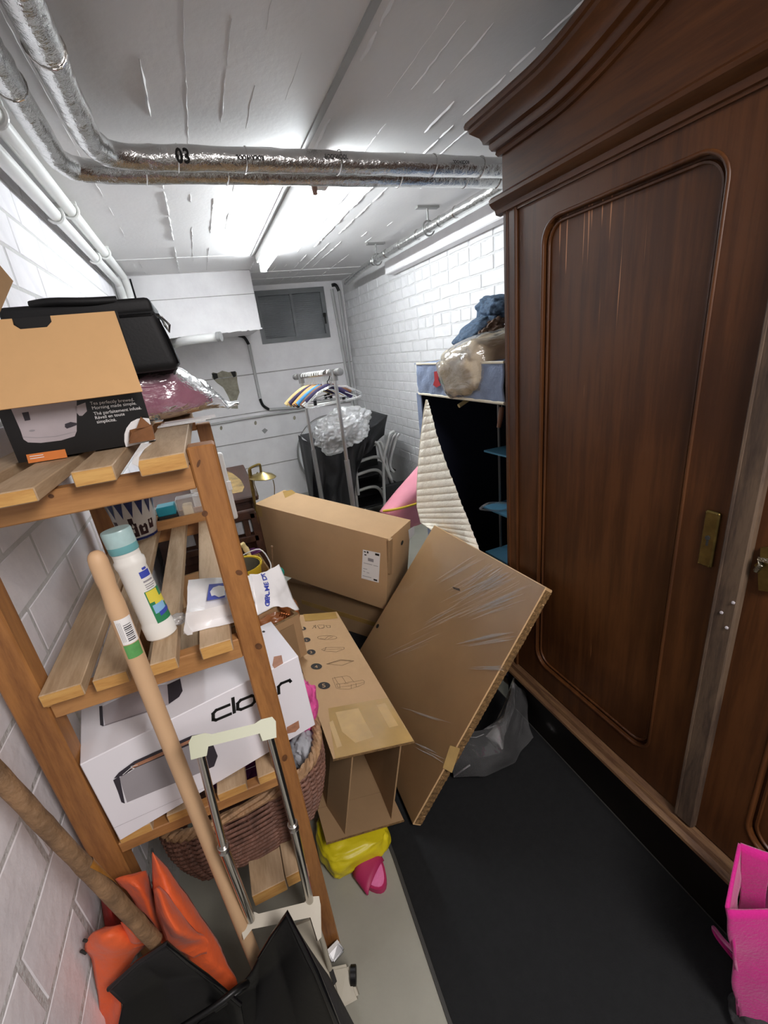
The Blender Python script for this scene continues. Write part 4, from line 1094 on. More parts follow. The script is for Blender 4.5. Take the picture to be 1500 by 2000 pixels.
sofa = [[(649, 1325), (657, 1344), (665, 1346), (681, 1346.5), (700, 1341), (711, 1336), (712, 1331), (708, 1328), (691, 1332), (683, 1322), (677, 1320), (649, 1325)], [(653, 1323), (661, 1336), (676, 1334), (691, 1331)], [(668, 1322), (676, 1334)], [(663, 1336), (664, 1344)], [(657, 1336), (660, 1343), (681, 1340), (711, 1333)], [(695, 1335), (696, 1342)], [(661, 1336), (657, 1337)], [(672, 1336), (680, 1335)], [(686, 1337), (686, 1345)]]
band = [[(628, 1269), (637, 1264.5), (672, 1264.5), (672, 1268), (657, 1273.5), (634, 1272), (628, 1269)], [(637, 1264.5), (634, 1271)], [(638, 1268.5), (668, 1268)], [(631, 1270), (637, 1269)]]
roll = [ell(639, 1245.5, 19, 4, 0, 16)+[(658, 1245.5)], [(634, 1249), (641, 1243), (649, 1242)], [(641, 1248), (650, 1244)], [(625, 1247), (633, 1248)]]
bits = [[(610, 1228), (616, 1221), (617, 1227), (612, 1222)], [(620, 1222), (624, 1228), (633, 1226), (633, 1221), (622, 1221)], [(636, 1222), (640, 1226), (645, 1226), (645, 1222), (636, 1222)], [(626, 1227.5), (632, 1227)]]
strokes('printed_drawing', L_, .0016, cp, cz, 'ink_soft', cn); strokes('printed_drawing', sofa, .0012, cp, cz, 'ink_soft', cn)
strokes('printed_drawing', band, .0014, cp, cz, 'ink_soft', cn); strokes('printed_drawing', roll, .0016, cp, cz, 'ink_soft', cn); strokes('printed_drawing', bits, .0022, cp, cz, 'ink_soft', cn)

# big tilted carton with shipping label
BR = eul(-1.35, 8.54, -49.72); BO = Vector((.0709, 2.4887, .3953)); bw, bd_, bh = .850, .262, .416
tc = thing('shipping_carton', 'big closed cardboard carton with a white shipping label tipped over the pile', 'box', BO, BR)
def cartonbm(a, b, c, t, s):
    bm = new(); box(bm, (a/2, b/2, c/2), (a, b, c), None, .004, 2)
    return bm
obj('carton_body', cartonbm(bw, bd_, bh, 0, 0), 'kraft', tc, smooth=30)
BX, BY, BZ = BR @ Vector((1, 0, 0)), BR @ Vector((0, 1, 0)), BR @ Vector((0, 0, 1))
BT = BO+BZ*bh; BE = BO+BX*bw
lab = [(709, 1073), (743, 1080), (740, 1138), (706, 1129)]
sl = decal('shipping_label', lab, BO, BY, 'paper', tc, lift=.0015)
for q in ([(711, 1076), (715, 1077), (715, 1079), (711, 1078)], [(717, 1076), (720, 1077), (720, 1081), (717, 1080)], [(712, 1082), (716, 1082.5), (716, 1085), (712, 1084)], [(733, 1080), (741, 1082), (741, 1086), (733, 1084)], [(730, 1137), (737, 1137)] and [(730, 1130), (737, 1132), (737, 1135), (730, 1133)]):
    decal('label_mark', q, BO, BY, 'print_black', sl, lift=.002)
decal('label_barcode', [(719, 1089), (730, 1092), (730, 1098), (719, 1095)], BO, BY, 'print_grey', sl, lift=.002)
strokes('label_lines', [[(710, 1110), (717, 1111.5)], [(710, 1115), (713, 1116)], [(711, 1099), (727, 1103)], [(709, 1124), (725, 1128)], [(730, 1104), (738, 1106)], [(717, 1118), (721, 1119)]], .003, BO, BY, 'print_grey', sl, lift=.002)
decal('side_label', [(797, 1035), (809, 1027), (809, 1043), (799, 1054)], BE, BX, 'paper', tc, lift=.0015)
bm = new(); hexa(bm, [on(757, 1055, BE, BX), on(763, 1050, BE, BX), on(761, 1120, BE, BX), on(757, 1120, BE, BX)], [p+BX*.012 for p in (on(757, 1055, BE, BX), on(763, 1050, BE, BX), on(761, 1120, BE, BX), on(757, 1120, BE, BX))])
obj('flap_lip', bm, 'kraft_in', tc, True)
t1 = [(552, 960), (570, 957), (578, 963), (557, 973)]
decal('tape_strip', t1, BT, BZ, 'tape', tc, lift=.0012)
decal('tape_strip', [(500, 987), (511, 990), (513, 1010), (502, 1006)], BO, BY, 'tape2', tc, lift=.0012)
decal('end_hole', ell(785, 1060, 2, 5, .3), BE, BX, 'dark_patch', tc, lift=.0015)

UP, UQ = at(672, 1231, z=0), at(708, 1243, z=0)
ux = (UQ-UP).normalized(); UO = UP-ux*.42
ub = thing('flat_carton', 'flat brown carton lying on the floor in shadow beneath the tipped shipping carton', 'box', UO, Matrix.Rotation(math.atan2(ux.y, ux.x), 3, 'Z'))
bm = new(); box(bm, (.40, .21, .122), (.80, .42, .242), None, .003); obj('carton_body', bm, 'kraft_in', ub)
bm = new(); boxb(bm, (.1, -.0012, .10), (.7, .001, .13)); obj('tape_strip', bm, 'tape', ub)

# flat pack in stretch film leaning on the wardrobe
PB = at(806, 1612, z=.03); PR_ = at(1067, 1147, x=.895); PL = at(677, 1312, z=.012)
pn_ = (PL-PB).cross(PR_-PB).normalized()
if pn_.dot(CAM-PB) < 0: pn_ = -pn_
PT = on(848, 1025, PB, pn_)
fp = thing('flat_pack', 'flat square cardboard pack in clear stretch film leaning on the wardrobe', 'box', PB)
TH = .036
bm = new(); hexa(bm, [PB, PR_, PT, PL], [p-pn_*TH for p in (PB, PR_, PT, PL)])
bmesh.ops.bevel(bm, geom=bm.edges[:], offset=.003, segments=1, affect='EDGES')
obj('cardboard', bm, 'kraft_sheet', fp, True)
bm = new(); nrm_e = (PR_-PB).cross(pn_).normalized()
if nrm_e.dot(PT-PR_) > 0: nrm_e = -nrm_e
a0, a1 = PB.lerp(PR_, .01), PB.lerp(PR_, .99)
def ee(u, v):
    p = a0.lerp(a1, u)-pn_*(TH*(.08+.84*v)); return p+nrm_e*(.0012+.0008*math.sin(u*330)+.0012*nz(p, 50, 4))
grid(bm, ee, 240, 4); obj('corrugated_edge', bm, 'kraft_edge', fp, True)
# film: tight wrap over the front with fan-shaped creases
foc = PL.lerp(PB, .15)
def fw(u, v):
    p = PB.lerp(PR_, u).lerp(PL.lerp(PT, u), v)
    d = p-foc; ang = math.atan2(d.dot((PT-PL).normalized()), d.dot((PB-PL).normalized()))
    r = d.length
    h = .0045*max(0, nz((ang*16, r*1.5, 0), 1, 4)-.12)*min(1, r*1.4)**2
    e = min(u, 1-u, v, 1-v)
    return p+pn_*(.0022+max(h, 0)*min(1, e*14))
bm = new(); grid(bm, fw, 60, 60); obj('stretch_film', bm, 'film_wrap', fp, True, smooth=True, label='clear stretch film wrap')
# film creases whitened as its streaky reflections, fanning out from the lower left
r_ = random.Random(5); bm = new()
cl_ = [((1035, 1075), (905, 1160), 16, 60), ((1050, 1120), (890, 1200), 26, 75), ((1000, 1105), (850, 1180), 9, 40), ((940, 1170), (800, 1240), 6, 30), ((1020, 1235), (880, 1262), 9, 26), ((1010, 1300), (900, 1305), 6, 14), ((960, 1080), (840, 1150), 6, 26), ((870, 1230), (740, 1290), 5, 26), ((900, 1420), (760, 1375), 2, 6), ((880, 1490), (800, 1450), 4, 20)]
for (ax, ay), (bx_, by_), n_, spread in cl_:
    for k in range(n_):
        o = r_.uniform(-spread, spread)*.5; t0_, t1_ = r_.uniform(0, .35), r_.uniform(.6, 1.0)
        A_ = on(ax+(bx_-ax)*t0_+o*.3, ay+(by_-ay)*t0_+o, PB, pn_); B_ = on(ax+(bx_-ax)*t1_+o*.25, ay+(by_-ay)*t1_+o*.6, PB, pn_)
        ex_, ey_ = (PR_-PB), (PL-PB)
        def inside(p):
            a_ = (p-PB).dot(ex_)/ex_.length_squared; b_ = (p-PB).dot(ey_)/ey_.length_squared
            return .015 < a_ < .985 and .015 < b_ < .985
        while not (inside(A_) and inside(B_)) and (A_-B_).length > .03: A_, B_ = A_.lerp(B_, .12 if not inside(A_) else 0), B_.lerp(A_, .12 if not inside(B_) else 0)
        if not (inside(A_) and inside(B_)): continue
        d_ = (B_-A_); s_ = d_.cross(pn_).normalized(); wd_ = r_.uniform(.001, .0042); hh = r_.uniform(.0018, .004); prev = None
        for q in range(9):
            t_ = q/8; k_ = math.sin(PI*min(max(t_, .03), .97))**.8; c_ = A_.lerp(B_, t_)+pn_*.0035+s_*(.003*nz((t_*3, o, k), 1, 3))
            cur = [bm.verts.new(c_-s_*wd_*k_), bm.verts.new(c_+pn_*hh*k_), bm.verts.new(c_+s_*wd_*k_)]
            if prev: bm.faces.new((prev[0], prev[1], cur[1], cur[0])); bm.faces.new((prev[1], prev[2], cur[2], cur[1]))
            prev = cur
obj('film_sheen_creases', bm, 'film_crease', fp, True, smooth=True, kind='stuff')
# loose tail of film
ctl = [[(880, 1440), (905, 1432), (945, 1425), (985, 1400)], [(885, 1470), (930, 1440), (985, 1410), (1003, 1330)], [(880, 1495), (935, 1480), (985, 1470), (1022, 1350)], [(885, 1519), (950, 1516), (1005, 1490), (1042, 1440)]]
zz = [[.20, .23, .26, .30], [.15, .20, .22, .27], [.09, .13, .12, .16], [.03, .05, .03, .03]]
def bez(T, u, v, k=None):
    i = min(int(u*3), 2); fu = u*3-i; j = min(int(v*3), 2); fv = v*3-j
    g = (lambda a, b: T[a][b]) if k is None else (lambda a, b: T[a][b][k])
    return (g(i, j)*(1-fu)+g(i+1, j)*fu)*(1-fv)+(g(i, j+1)*(1-fu)+g(i+1, j+1)*fu)*fv
def tail(u, v):
    p = at(bez(ctl, u, v, 0), bez(ctl, u, v, 1), z=max(.012, bez(zz, u, v)))
    q = nz(p, 11, 3)*.022+nz(p, 24, 7)*.006
    p = p+Vector((q*.5, -q*.5, q*.6)); p.z = max(p.z, .011); return p
bm = new(); grid(bm, tail, 40, 40); obj('loose_film', bm, 'film_loose', fp, True, smooth=True, label='loose tail of clear film lying on the mat')
FC = [[(1003, 1324), (1005, 1326), (1006, 1328)], [(980, 1385), (992, 1380), (1005, 1382)], [(960, 1425), (975, 1420), (995, 1412)], [(948, 1436), (968, 1442), (985, 1440)], [(975, 1460), (979, 1464), (983, 1462)]]
def fcf(u, v):
    i = min(int(u*4), 3); fu = u*4-i; j = min(int(v*2), 1); fv = v*2-j
    g = lambda k: (FC[i][j][k]*(1-fu)+FC[i+1][j][k]*fu)*(1-fv)+(FC[i][j+1][k]*(1-fu)+FC[i+1][j+1][k]*fu)*fv
    p = at(g(0), g(1), z=.16-.05*u); return p+Vector((-.3, -.6, .7))*(.022*math.sin(PI*v))+Vector((0, 0, 1))*nz(p, 20, 3)*.01
bm = new(); grid(bm, fcf, 24, 12); obj('film_curl', bm, 'film_highlight', fp, True, smooth=True, label='curled fold of the film whitened as its highlight')
bm = new()
tube(bm, [at(x, y, z=z_) for x, y, z_ in ((1003, 1325, .15), (1001, 1345, .15), (1005, 1380, .14))], .0012, 5); tube(bm, [at(x, y, z=z_) for x, y, z_ in ((886, 1517, .016), (902, 1505, .02), (918, 1494, .03))], .003, 5); tube(bm, [at(x, y, z=z_) for x, y, z_ in ((945, 1434, .15), (930, 1440, .16), (905, 1440, .18), (893, 1443, .2))], .0014, 5)
obj('film_edge', bm, 'film_highlight', fp, True, smooth=True, kind='stuff')
decal('printed_mark', [(884, 1146), (898, 1150), (900, 1155), (887, 1151)], PB, pn_, 'ink_soft', fp, lift=.002)
decal('punched_hole', ell(738, 1223, 2.5, 4.5, .4), PB, pn_, 'dark_patch', fp, lift=.002)
decal('tape_strip', [(866, 1500), (880, 1456), (900, 1462), (884, 1510)], PB, pn_, 'tape2', fp, lift=.003)

# small open box with copper bundle, behind it a box with a bucket
sb = thing('small_box', 'small open cardboard box holding a copper-coloured bundle beside the toaster carton', 'box', at(560, 1290, y=1.46))
yaw = math.radians(-22)
B0 = at(600, 1277, y=1.5)
SR = Matrix.Rotation(-yaw*0+math.radians(18), 3, 'Z')
def sbx(name, par, origin, R, w_, d_, h_, t=.006, m='kraft', edge=True):
    """open-top carton; origin = front right bottom corner, extends to -x, +y"""
    T = Matrix.Translation(origin) @ R.to_4x4()
    for nm, lo, hi in (('front_panel', (-w_, 0, 0), (0, t, h_)), ('back_panel', (-w_, d_-t, 0), (0, d_, h_)), ('side_panel', (-w_, t, 0), (-w_+t, d_-t, h_)), ('side_panel', (-t, t, 0), (0, d_-t, h_)), ('base_panel', (-w_+t, t, 0), (-t, d_-t, t))):
        bm = boxb(new(), lo, hi); bm.transform(T); obj(name, bm, m, par, True)
    if edge:
        bm = new()
        for lo, hi in (((-w_, 0, h_), (0, t, h_+.0012)), ((-t, t, h_), (0, d_-t, h_+.0012)), ((-w_, d_-t, h_), (0, d_, h_+.0012)), ((-w_, t, h_), (-w_+t, d_-t, h_+.0012))): boxb(bm, lo, hi)
        bm.transform(T); obj('corrugated_edge', bm, 'kraft_edge', par, True, kind='stuff')
hB = (at(590, 1197, y=1.5)-B0).z
sbx('b', sb, B0, SR, .30, .13, hB, .012)
T_ = Matrix.Translation(B0) @ SR.to_4x4()
bm = new(); boxb(bm, (-.10, -.003, -.002), (-.03, 0, hB-.03)); bm.transform(T_); obj('tape_strip', bm, 'kraft_in', sb, True)
cc = thing('copper_bundle', 'shiny copper-brown wrapped bundle with wires in the small open box', 'bundle', at(560, 1200, y=1.56))
bm = new(); blob(bm, at(562, 1180, y=1.57), (.030, .03, .085), .25, 5, 8, 4, m=Matrix.Rotation(math.radians(-14), 4, 'Y')); blob(bm, at(535, 1212, y=1.55), (.07, .03, .03), .2, 5, 3, 4)
obj('wrapped_body', bm, 'copper', cc, True, smooth=True)
for k in range(4):
    c = at(553+4*k, 1212, y=1.535)
    obj('wire_loop', tube(new(), [c+Vector((.012*math.cos(a), -.004*k, .035*math.sin(a))) for a in [2*PI*i/16 for i in range(16)]], .0026, 5, closed=True), 'copper_wire', cc, True, smooth=True)
gp = [at(543, 1110, y=1.6), at(549, 1112, y=1.6), at(552, 1118, y=1.6), at(550, 1126, y=1.6), at(545, 1122, y=1.6)]
tag(obj('green_cord', tube(new(), curve_pts(gp, 4), .007, 7), 'green_cord', smooth=True, loc=gp[0]), 'small loop of green cord above the copper-brown bundle', 'cord')

b2 = thing('bucket_box', 'cardboard box behind the white carrier bag with a yellow bucket inside', 'box', at(547, 1145, y=1.72))
B1 = at(553, 1190, y=1.74); h2 = (at(547, 1128, y=1.74)-B1).z
sbx('b', b2, B1, Matrix.Rotation(math.radians(6), 3, 'Z'), .38, .32, h2, .007)
bk = thing('bucket', 'yellow bucket with dark inside and wire handle standing in the cardboard box', 'bucket', at(470, 1120, y=1.86))
bc = at(470, 1104, y=1.88); br_ = .088
bm = new(); lathe(bm, [(0, -.15), (br_*.78, -.15), (br_, 0), (br_+.006, .002), (br_+.006, -.006), (br_-.004, -.006), (br_*.76, -.142), (0, -.142)], 32, Matrix.Translation(bc)); obj('bucket_body', bm, 'yellow', bk, True, smooth=40)
bm = new(); lathe(bm, [(br_*.755, -.140), (br_-.006, -.003)], 32, Matrix.Translation(bc)); obj('bucket_inside', bm, 'bucket_in', bk, True, smooth=40)
obj('wire_handle', tube(new(), curve_pts([at(470, 1086, y=1.9), at(507, 1073, y=1.86), at(528, 1100, y=1.82), at(527, 1118, y=1.8)], 5), .0028, 6), 'white_plastic', bk, True, smooth=True)
rp = [at(531, 1068, y=1.72), at(532, 1090, y=1.72), at(532, 1125, y=1.72)]
t = thing('metal_rod', 'thin rusty metal rod with small knob standing behind the carrier bag', 'rod', rp[2]); obj('rod_shaft', tube(new(), rp, .0032, 6), 'old_wood', t, True); bm = new(); bmesh.ops.create_icosphere(bm, subdivisions=2, radius=.006, matrix=Matrix.Translation(rp[0])); obj('rod_knob', bm, 'old_wood', t, True)
dp = [at(472, 1062, y=2.0), at(480, 1072, y=2.0), at(490, 1090, y=1.98)]
t = thing('turned_stick', 'pale turned wooden stick poking out beside the dark chair', 'stick', dp[2]); obj('stick_body', tube(new(), curve_pts(dp, 4), [.012, .014, .012, .011, .014, .013, .010, .009, .012], 10), 'hanger_pale', t, True, smooth=True)
bm = new(); c = at(495, 1078, y=2.1); blob(bm, c, (.035, .03, .018), .3, 4, 3, 3); tag(obj('purple_cloth', bm, 'purple', smooth=True, loc=c), 'bit of purple cloth below the dark chair', 'cloth')

# ================================================================== wicker basket on the bottom shelf
wk = thing('wicker_basket', 'big oval brown wicker laundry basket on the bottom shelf', 'basket', (-.135, 1.085, .36))
BCX, BCY = -.138, 1.09
NS = 40
def bell(z, ang):
    t = (z-.362)/.218
    a = .185+.030*t+.014*math.sin(PI*t); b = .24+.012*t+.010*math.sin(PI*t)
    e = .5
    c, s = math.cos(ang), math.sin(ang)
    x = BCX+a*math.copysign(abs(c)**e, c)
    return Vector((x, BCY+b*math.copysign(abs(s)**e, s), .378+(z-.362)*.86+.12*(x+.06)))
bm = new()
for k in range(NS):
    a = 2*PI*k/NS; tube(bm, [bell(z, a) for z in (.362, .41, .46, .52, .578)], .0045, 5, caps=False)
obj('stakes', bm, 'wicker', wk, True, smooth=True, kind='stuff')
bm = new(); rows = 25
for r in range(rows):
    z = .366+.206*r/(rows-1); pts = []
    for i in range(NS*3):
        a = 2*PI*i/(NS*3); p = bell(z, a); o = p-Vector((BCX, BCY, p.z)); o.normalize()
        pts.append(p+o*(.0055*math.cos(a*NS/2+PI*(r % 2)))+Vector((0, 0, .0015*nz(p, 20, r))))
    tube(bm, pts, .0046, 5, closed=True)
obj('weave', bm, 'wicker', wk, True, smooth=True, kind='stuff')
for ph in (0, 2*PI/3, 4*PI/3):
    obj('rim_braid', tube(new(), [bell(.582, 2*PI*i/120)+(bell(.582, 2*PI*i/120)-Vector((BCX, BCY, bell(.582, 2*PI*i/120).z))).normalized()*.007*math.cos(i*.9+ph)+Vector((0, 0, .007*math.sin(i*.9+ph))) for i in range(120)], .0078, 6, closed=True), 'wicker_rim', wk, True, smooth=True)
bm = new(); lathe(bm, [(0, 0), (1, 0), (1, .006), (0, .006)], 32, Matrix.Translation((BCX, BCY, .372)) @ Matrix.Rotation(math.atan(.12), 4, 'Y').inverted() @ Matrix.Diagonal((.17, .225, 1, 1))); obj('base', bm, 'wicker', wk, True)
def cloth(name, lab, c, r, m, amp=.25, seed=0, rot=0, sc=4, cat='cloth'):
    bm = new(); blob(bm, c, r, amp, sc, seed, 4, 1.0, m=Matrix.Rotation(math.radians(rot), 4, 'Y'), crease=.25)
    return tag(obj(name, bm, m, smooth=True, loc=c), lab, cat)
cloth('folded_cloth', 'bright pink folded cloth sticking up out of the wicker basket', Vector((.058, 1.03, .60)), (.036, .06, .085), 'hot_pink', .18, 4, 16)
cloth('folded_cloth', 'pale grey blue cloth lying in the wicker basket', Vector((.028, .955, .545)), (.036, .06, .045), 'grey_cloth', .25, 9, 20)
cloth('folded_cloth', 'dark purple cloth in the wicker basket below the toaster carton', Vector((-.13, 1.06, .555)), (.10, .17, .05), 'purple', .2, 12)
cloth('folded_cloth', 'black cloth at the left end of the wicker basket', Vector((-.275, 1.05, .55)), (.045, .13, .055), 'black_cover', .2, 15)

# ================================================================== floor: mat, bag, slipper
mt = thing('floor_mat', 'large black rubber mat covering the floor in front of the wardrobe', 'mat', (.56, .6, 0))
bm = new(); prism(bm, [[(.185, -.9), (.936, -.9), (.938, 1.35), (.93, 2.3), (.258, 2.3), (.228, .9), (.204, .52)]], .0005, .009); obj('mat_sheet', bm, 'rubber', mt, True)
bm = new(); prism(bm, [[(.175, -.9), (.186, -.9), (.205, .52), (.229, .9), (.259, 2.3), (.245, 2.3), (.217, .9), (.194, .52)]], .0005, .006); obj('bound_edge', bm, 'mat_edge', mt, True)
bm = new(); prism(bm, [[(.936, -.9), (.940, -.9), (.942, 1.35), (.938, 1.35)]], .0005, .0095); obj('bound_edge', bm, 'mat_edge', mt, True)
yb = thing('yellow_bag', 'crumpled yellow plastic bag stuffed under the open carton', 'bag', (.118, 1.0, .0))
bm = new(); t = bmesh.new(); bmesh.ops.create_icosphere(t, subdivisions=5, radius=1)
for v in t.verts:
    d = v.co.copy(); q = Vector([math.copysign(abs(x)**.55, x) for x in d]); k = 1+.10*nz(d, 1.6, 3)+.05*nz(d, 4, 8)-.06*abs(nz(d, 2.5, 12))
    v.co = Vector((.118+q.x*.115*k, 1.005+q.y*.095*k, .052+q.z*.052*k))
    lim = .135-.24*(v.co.x-.03)-.012
    v.co.z = max(.001, min(v.co.z, lim+.0))
merge(bm, t); obj('bag_body', bm, 'yellow_bag', yb, True, smooth=True)
sp = thing('slipper', 'pink slip-on slipper with raspberry edge poking out under the yellow bag', 'slipper', (.14, .89, 0))
def sole(s): 
    out = []
    for k in range(28):
        a = 2*PI*k/28; L = .115; x = .05*s*math.cos(a)*(1+.10*math.sin(a)); y = L*math.sin(a)*s**.5
        out.append((x, y))
    return out
SM = Matrix.Translation((.128, .945, 0)) @ Matrix.Rotation(math.radians(14), 4, 'Z')
bm = new(); prism(bm, [sole(1.0)], .001, .020, SM); obj('sole', bm, 'slipper_dark', sp, True, smooth=40)
bm = new(); prism(bm, [sole(.86)], .020, .0235, SM); obj('footbed', bm, 'slipper', sp, True, smooth=40)
bm = new(); grid(bm, lambda u, v: SM @ Vector((.052*math.cos(PI*u)*(1-.12*(1-v)), -.075+.07*v+.022*math.cos(PI*u), .016+.03*math.sin(PI*u)*(.6+.4*v))), 16, 4); obj('strap', bm, 'slipper_dark', sp, True, smooth=True, solid=.005)

# ================================================================== things leaning at the near left
# broom handle snow shovel with black blade
s1 = thing('snow_shovel', 'snow shovel with pale new wooden handle and big black blade, nearest right', 'shovel', at(520, 1900, y=.62))
ha_, hb_ = at(190, 1092, y=.69), at(503, 1885, y=.66)
bm = new(); d_ = (hb_-ha_).normalized(); P = [ha_+d_*t for t in (-.013, -.0118, -.008, -.002, .005, .03, .045, .06, .075, .3)]+[hb_]
tube(bm, P, [.002, .006, .0098, .0122, .0130, .0130, .0118, .0124, .0138, .0138, .0138], 18); obj('handle', bm, 'beech', s1, True, smooth=40, label='pale round wooden handle')
side = d_.cross(CAM-ha_).normalized(); toc = side.cross(d_).normalized()
if toc.dot(CAM-ha_) < 0: toc = -toc
def hpatch(name, t0, t1, w0, w1, m, lift):
    bm = new()
    def fn(u, v):
        a = math.radians(w0+(w1-w0)*u); c = ha_.lerp(hb_, t0+(t1-t0)*v)
        return c+(side*math.sin(a)+toc*math.cos(a))*(.0138+lift)
    grid(bm, fn, 8, 2); return obj(name, bm, m, s1, True)
tt = lambda y: (y-1092)/(1885-1092)
lbp = hpatch('price_label', tt(1168), tt(1203), -58, 42, 'paper', .0006)
hpatch('price_label', tt(1204), tt(1223), -52, 44, 'label_green', .0006)
for k in range(9): 
    y = 1177+k*2.6; bm_ = hpatch('barcode', tt(y), tt(y+(1.4 if k % 3 else .8)), -40, 4, 'print_dark', .0009)
for k in range(3): hpatch('label_line', tt(1172+k*.0), tt(1199), 14+k*8, 16+k*8, 'print_grey', .0009)
bm = new()
ct = [[(560, 1783), (530, 1828), (505, 1868), (492, 1905)], [(585, 1840), (545, 1880), (500, 1920), (440, 1950)], [(615, 1900), (560, 1940), (500, 1985), (385, 2000)], [(690, 2080), (600, 2120), (480, 2150), (360, 2100)]]
cy = [[.60, .605, .61, .615], [.575, .60, .61, .59], [.545, .58, .585, .56], [.49, .52, .52, .50]]
grid(bm, lambda u, v: at(bez(ct, u, v, 0), bez(ct, u, v, 1), y=bez(cy, u, v)), 24, 24)
obj('blade', bm, 'black_plastic', s1, True, smooth=True, solid=.004)
rim = [at(505, 1870, y=.606), at(532, 1826, y=.60), at(560, 1783, y=.592), at(588, 1840, y=.57), at(618, 1900, y=.54), at(650, 1980, y=.515), at(690, 2080, y=.485)]
obj('blade_rim', tube(new(), rim, [.003, .004, .005, .006, .006, .006, .006], 8), 'black_gloss', s1, True, smooth=True)
bm = new(); fk = [[(563, 1786), (590, 1838), (622, 1900), (695, 2080)], [(600, 1850), (640, 1905), (690, 2000), (740, 2100)]]; fy = [[.594, .572, .543, .487], [.615, .60, .575, .53]]
def flk(u, v):
    j = min(int(v*3), 2); f = v*3-j
    g = lambda T, r, k=None: (T[r][j][k]*(1-f)+T[r][j+1][k]*f) if k is not None else T[r][j]*(1-f)+T[r][j+1]*f
    return at(g(fk, 0, 0)*(1-u)+g(fk, 1, 0)*u, g(fk, 0, 1)*(1-u)+g(fk, 1, 1)*u, y=g(fy, 0)*(1-u)+g(fy, 1)*u)
grid(bm, flk, 6, 18); obj('blade_side', bm, 'grey_scuff', s1, True, smooth=True, solid=.003)
s2 = thing('snow_shovel', 'old shovel with rough brown thick handle and curved black blade, by the left wall', 'shovel', at(330, 1870, y=.6))
ra, rb = at(-60, 1455, y=.63), at(303, 1838, y=.62)
bm = new(); Q = [ra.lerp(rb, i/24) for i in range(25)]; tube(bm, Q, .0125, 16)
for v in bm.verts: v.co += Vector((nz(v.co, 45, 1), nz(v.co, 45, 2), nz(v.co, 45, 3)))*.0012
obj('handle', bm, 'old_wood', s2, True, smooth=True, label='rough weathered brown handle')
q0, q1 = ra.lerp(rb, .545), ra.lerp(rb, .70); dd = (rb-ra).normalized(); s_ = dd.cross(CAM-q0).normalized(); c_ = s_.cross(dd)
if c_.dot(CAM-q0) < 0: c_ = -c_
if s_.dot(RIGHT) < 0: s_ = -s_
bm = new(); grid(bm, lambda u, v: q0.lerp(q1, v)+(s_*math.cos(math.radians(-70+145*u*(1-.45*v)))+c_*math.sin(math.radians(-70+145*u*(1-.45*v))))*.0138, 8, 8); obj('varnish_patch', bm, 'amber', s2, True, smooth=True)
ct2 = [[(212, 1932), (268, 1880), (325, 1842)], [(240, 1960), (320, 1910), (400, 1905)], [(225, 2030), (340, 2000), (470, 1960)], [(190, 2160), (330, 2150), (500, 2130)]]
cy2 = [[.615, .61, .60], [.61, .62, .60], [.585, .60, .575], [.545, .56, .54]]
def bez2(T, u, v, k=None):
    i = min(int(u*3), 2); fu = u*3-i; j = min(int(v*2), 1); fv = v*2-j
    g = (lambda a, b: T[a][b]) if k is None else (lambda a, b: T[a][b][k])
    return (g(i, j)*(1-fu)+g(i+1, j)*fu)*(1-fv)+(g(i, j+1)*(1-fu)+g(i+1, j+1)*fu)*fv
bm = new(); grid(bm, lambda u, v: at(bez2(ct2, u, v, 0), bez2(ct2, u, v, 1), y=bez2(cy2, u, v)), 24, 20); obj('blade', bm, 'black_plastic', s2, True, smooth=True, solid=.004)
obj('blade_rim', tube(new(), [at(212, 1932, y=.612), at(268, 1880, y=.606), at(325, 1842, y=.596), at(365, 1878, y=.597), at(405, 1907, y=.597), at(470, 1962, y=.57)], .004, 8), 'black_gloss', s2, True, smooth=True)
pts = [at(350, 2010, y=.56), at(420, 1965, y=.56), at(465, 1930, y=.57), at(482, 1921, y=.585), at(470, 1935, y=.59), at(400, 1985, y=.575)]
obj('blade_lip', tube(new(), curve_pts(pts, 5), .006, 8), 'black_plastic', s2, True, smooth=True)

# orange umbrella, half furled
um = thing('umbrella', 'half furled orange umbrella leaning between the left wall and the shelf', 'umbrella', at(330, 1900, y=.68))
tip = at(400, 2080, y=.62)
def petal(pix, ys, seed, m='orange_cloth', fold=.012):
    """one slack panel of the canopy: outline rows from hem to tip"""
    bm = new(); n = len(pix)-1
    def fn(u, v):
        i = min(int(u*n), n-1); f = u*n-i
        a0, b0 = pix[i]; a1, b1 = pix[i+1]; y0_ = ys[i]*(1-f)+ys[i+1]*f
        ax, ay = a0[0]*(1-f)+a1[0]*f, a0[1]*(1-f)+a1[1]*f; bx_, by_ = b0[0]*(1-f)+b1[0]*f, b0[1]*(1-f)+b1[1]*f
        p = at(ax*(1-v)+bx_*v, ay*(1-v)+by_*v, y=y0_-fold*3*math.sin(PI*v)*math.sin(PI*min(u*1.2+.1, 1)))
        return p+Vector((0, 1, .2))*(nz(p, 18, seed)*fold+nz(p, 40, seed+2)*fold*.3)
    grid(bm, fn, 22, 16); return obj('canopy_panel', bm, m, um, True, smooth=True, solid=.0012)
petal([((297, 1664), (303, 1670)), ((298, 1715), (340, 1712)), ((300, 1740), (385, 1780)), ((322, 1800), (420, 1830)), ((350, 1850), (445, 1880)), ((385, 1900), (460, 1905)), ((420, 1960), (468, 1935)), ((440, 2040), (470, 2040))], [.73, .72, .70, .685, .67, .65, .63, .6], 3, fold=.008)
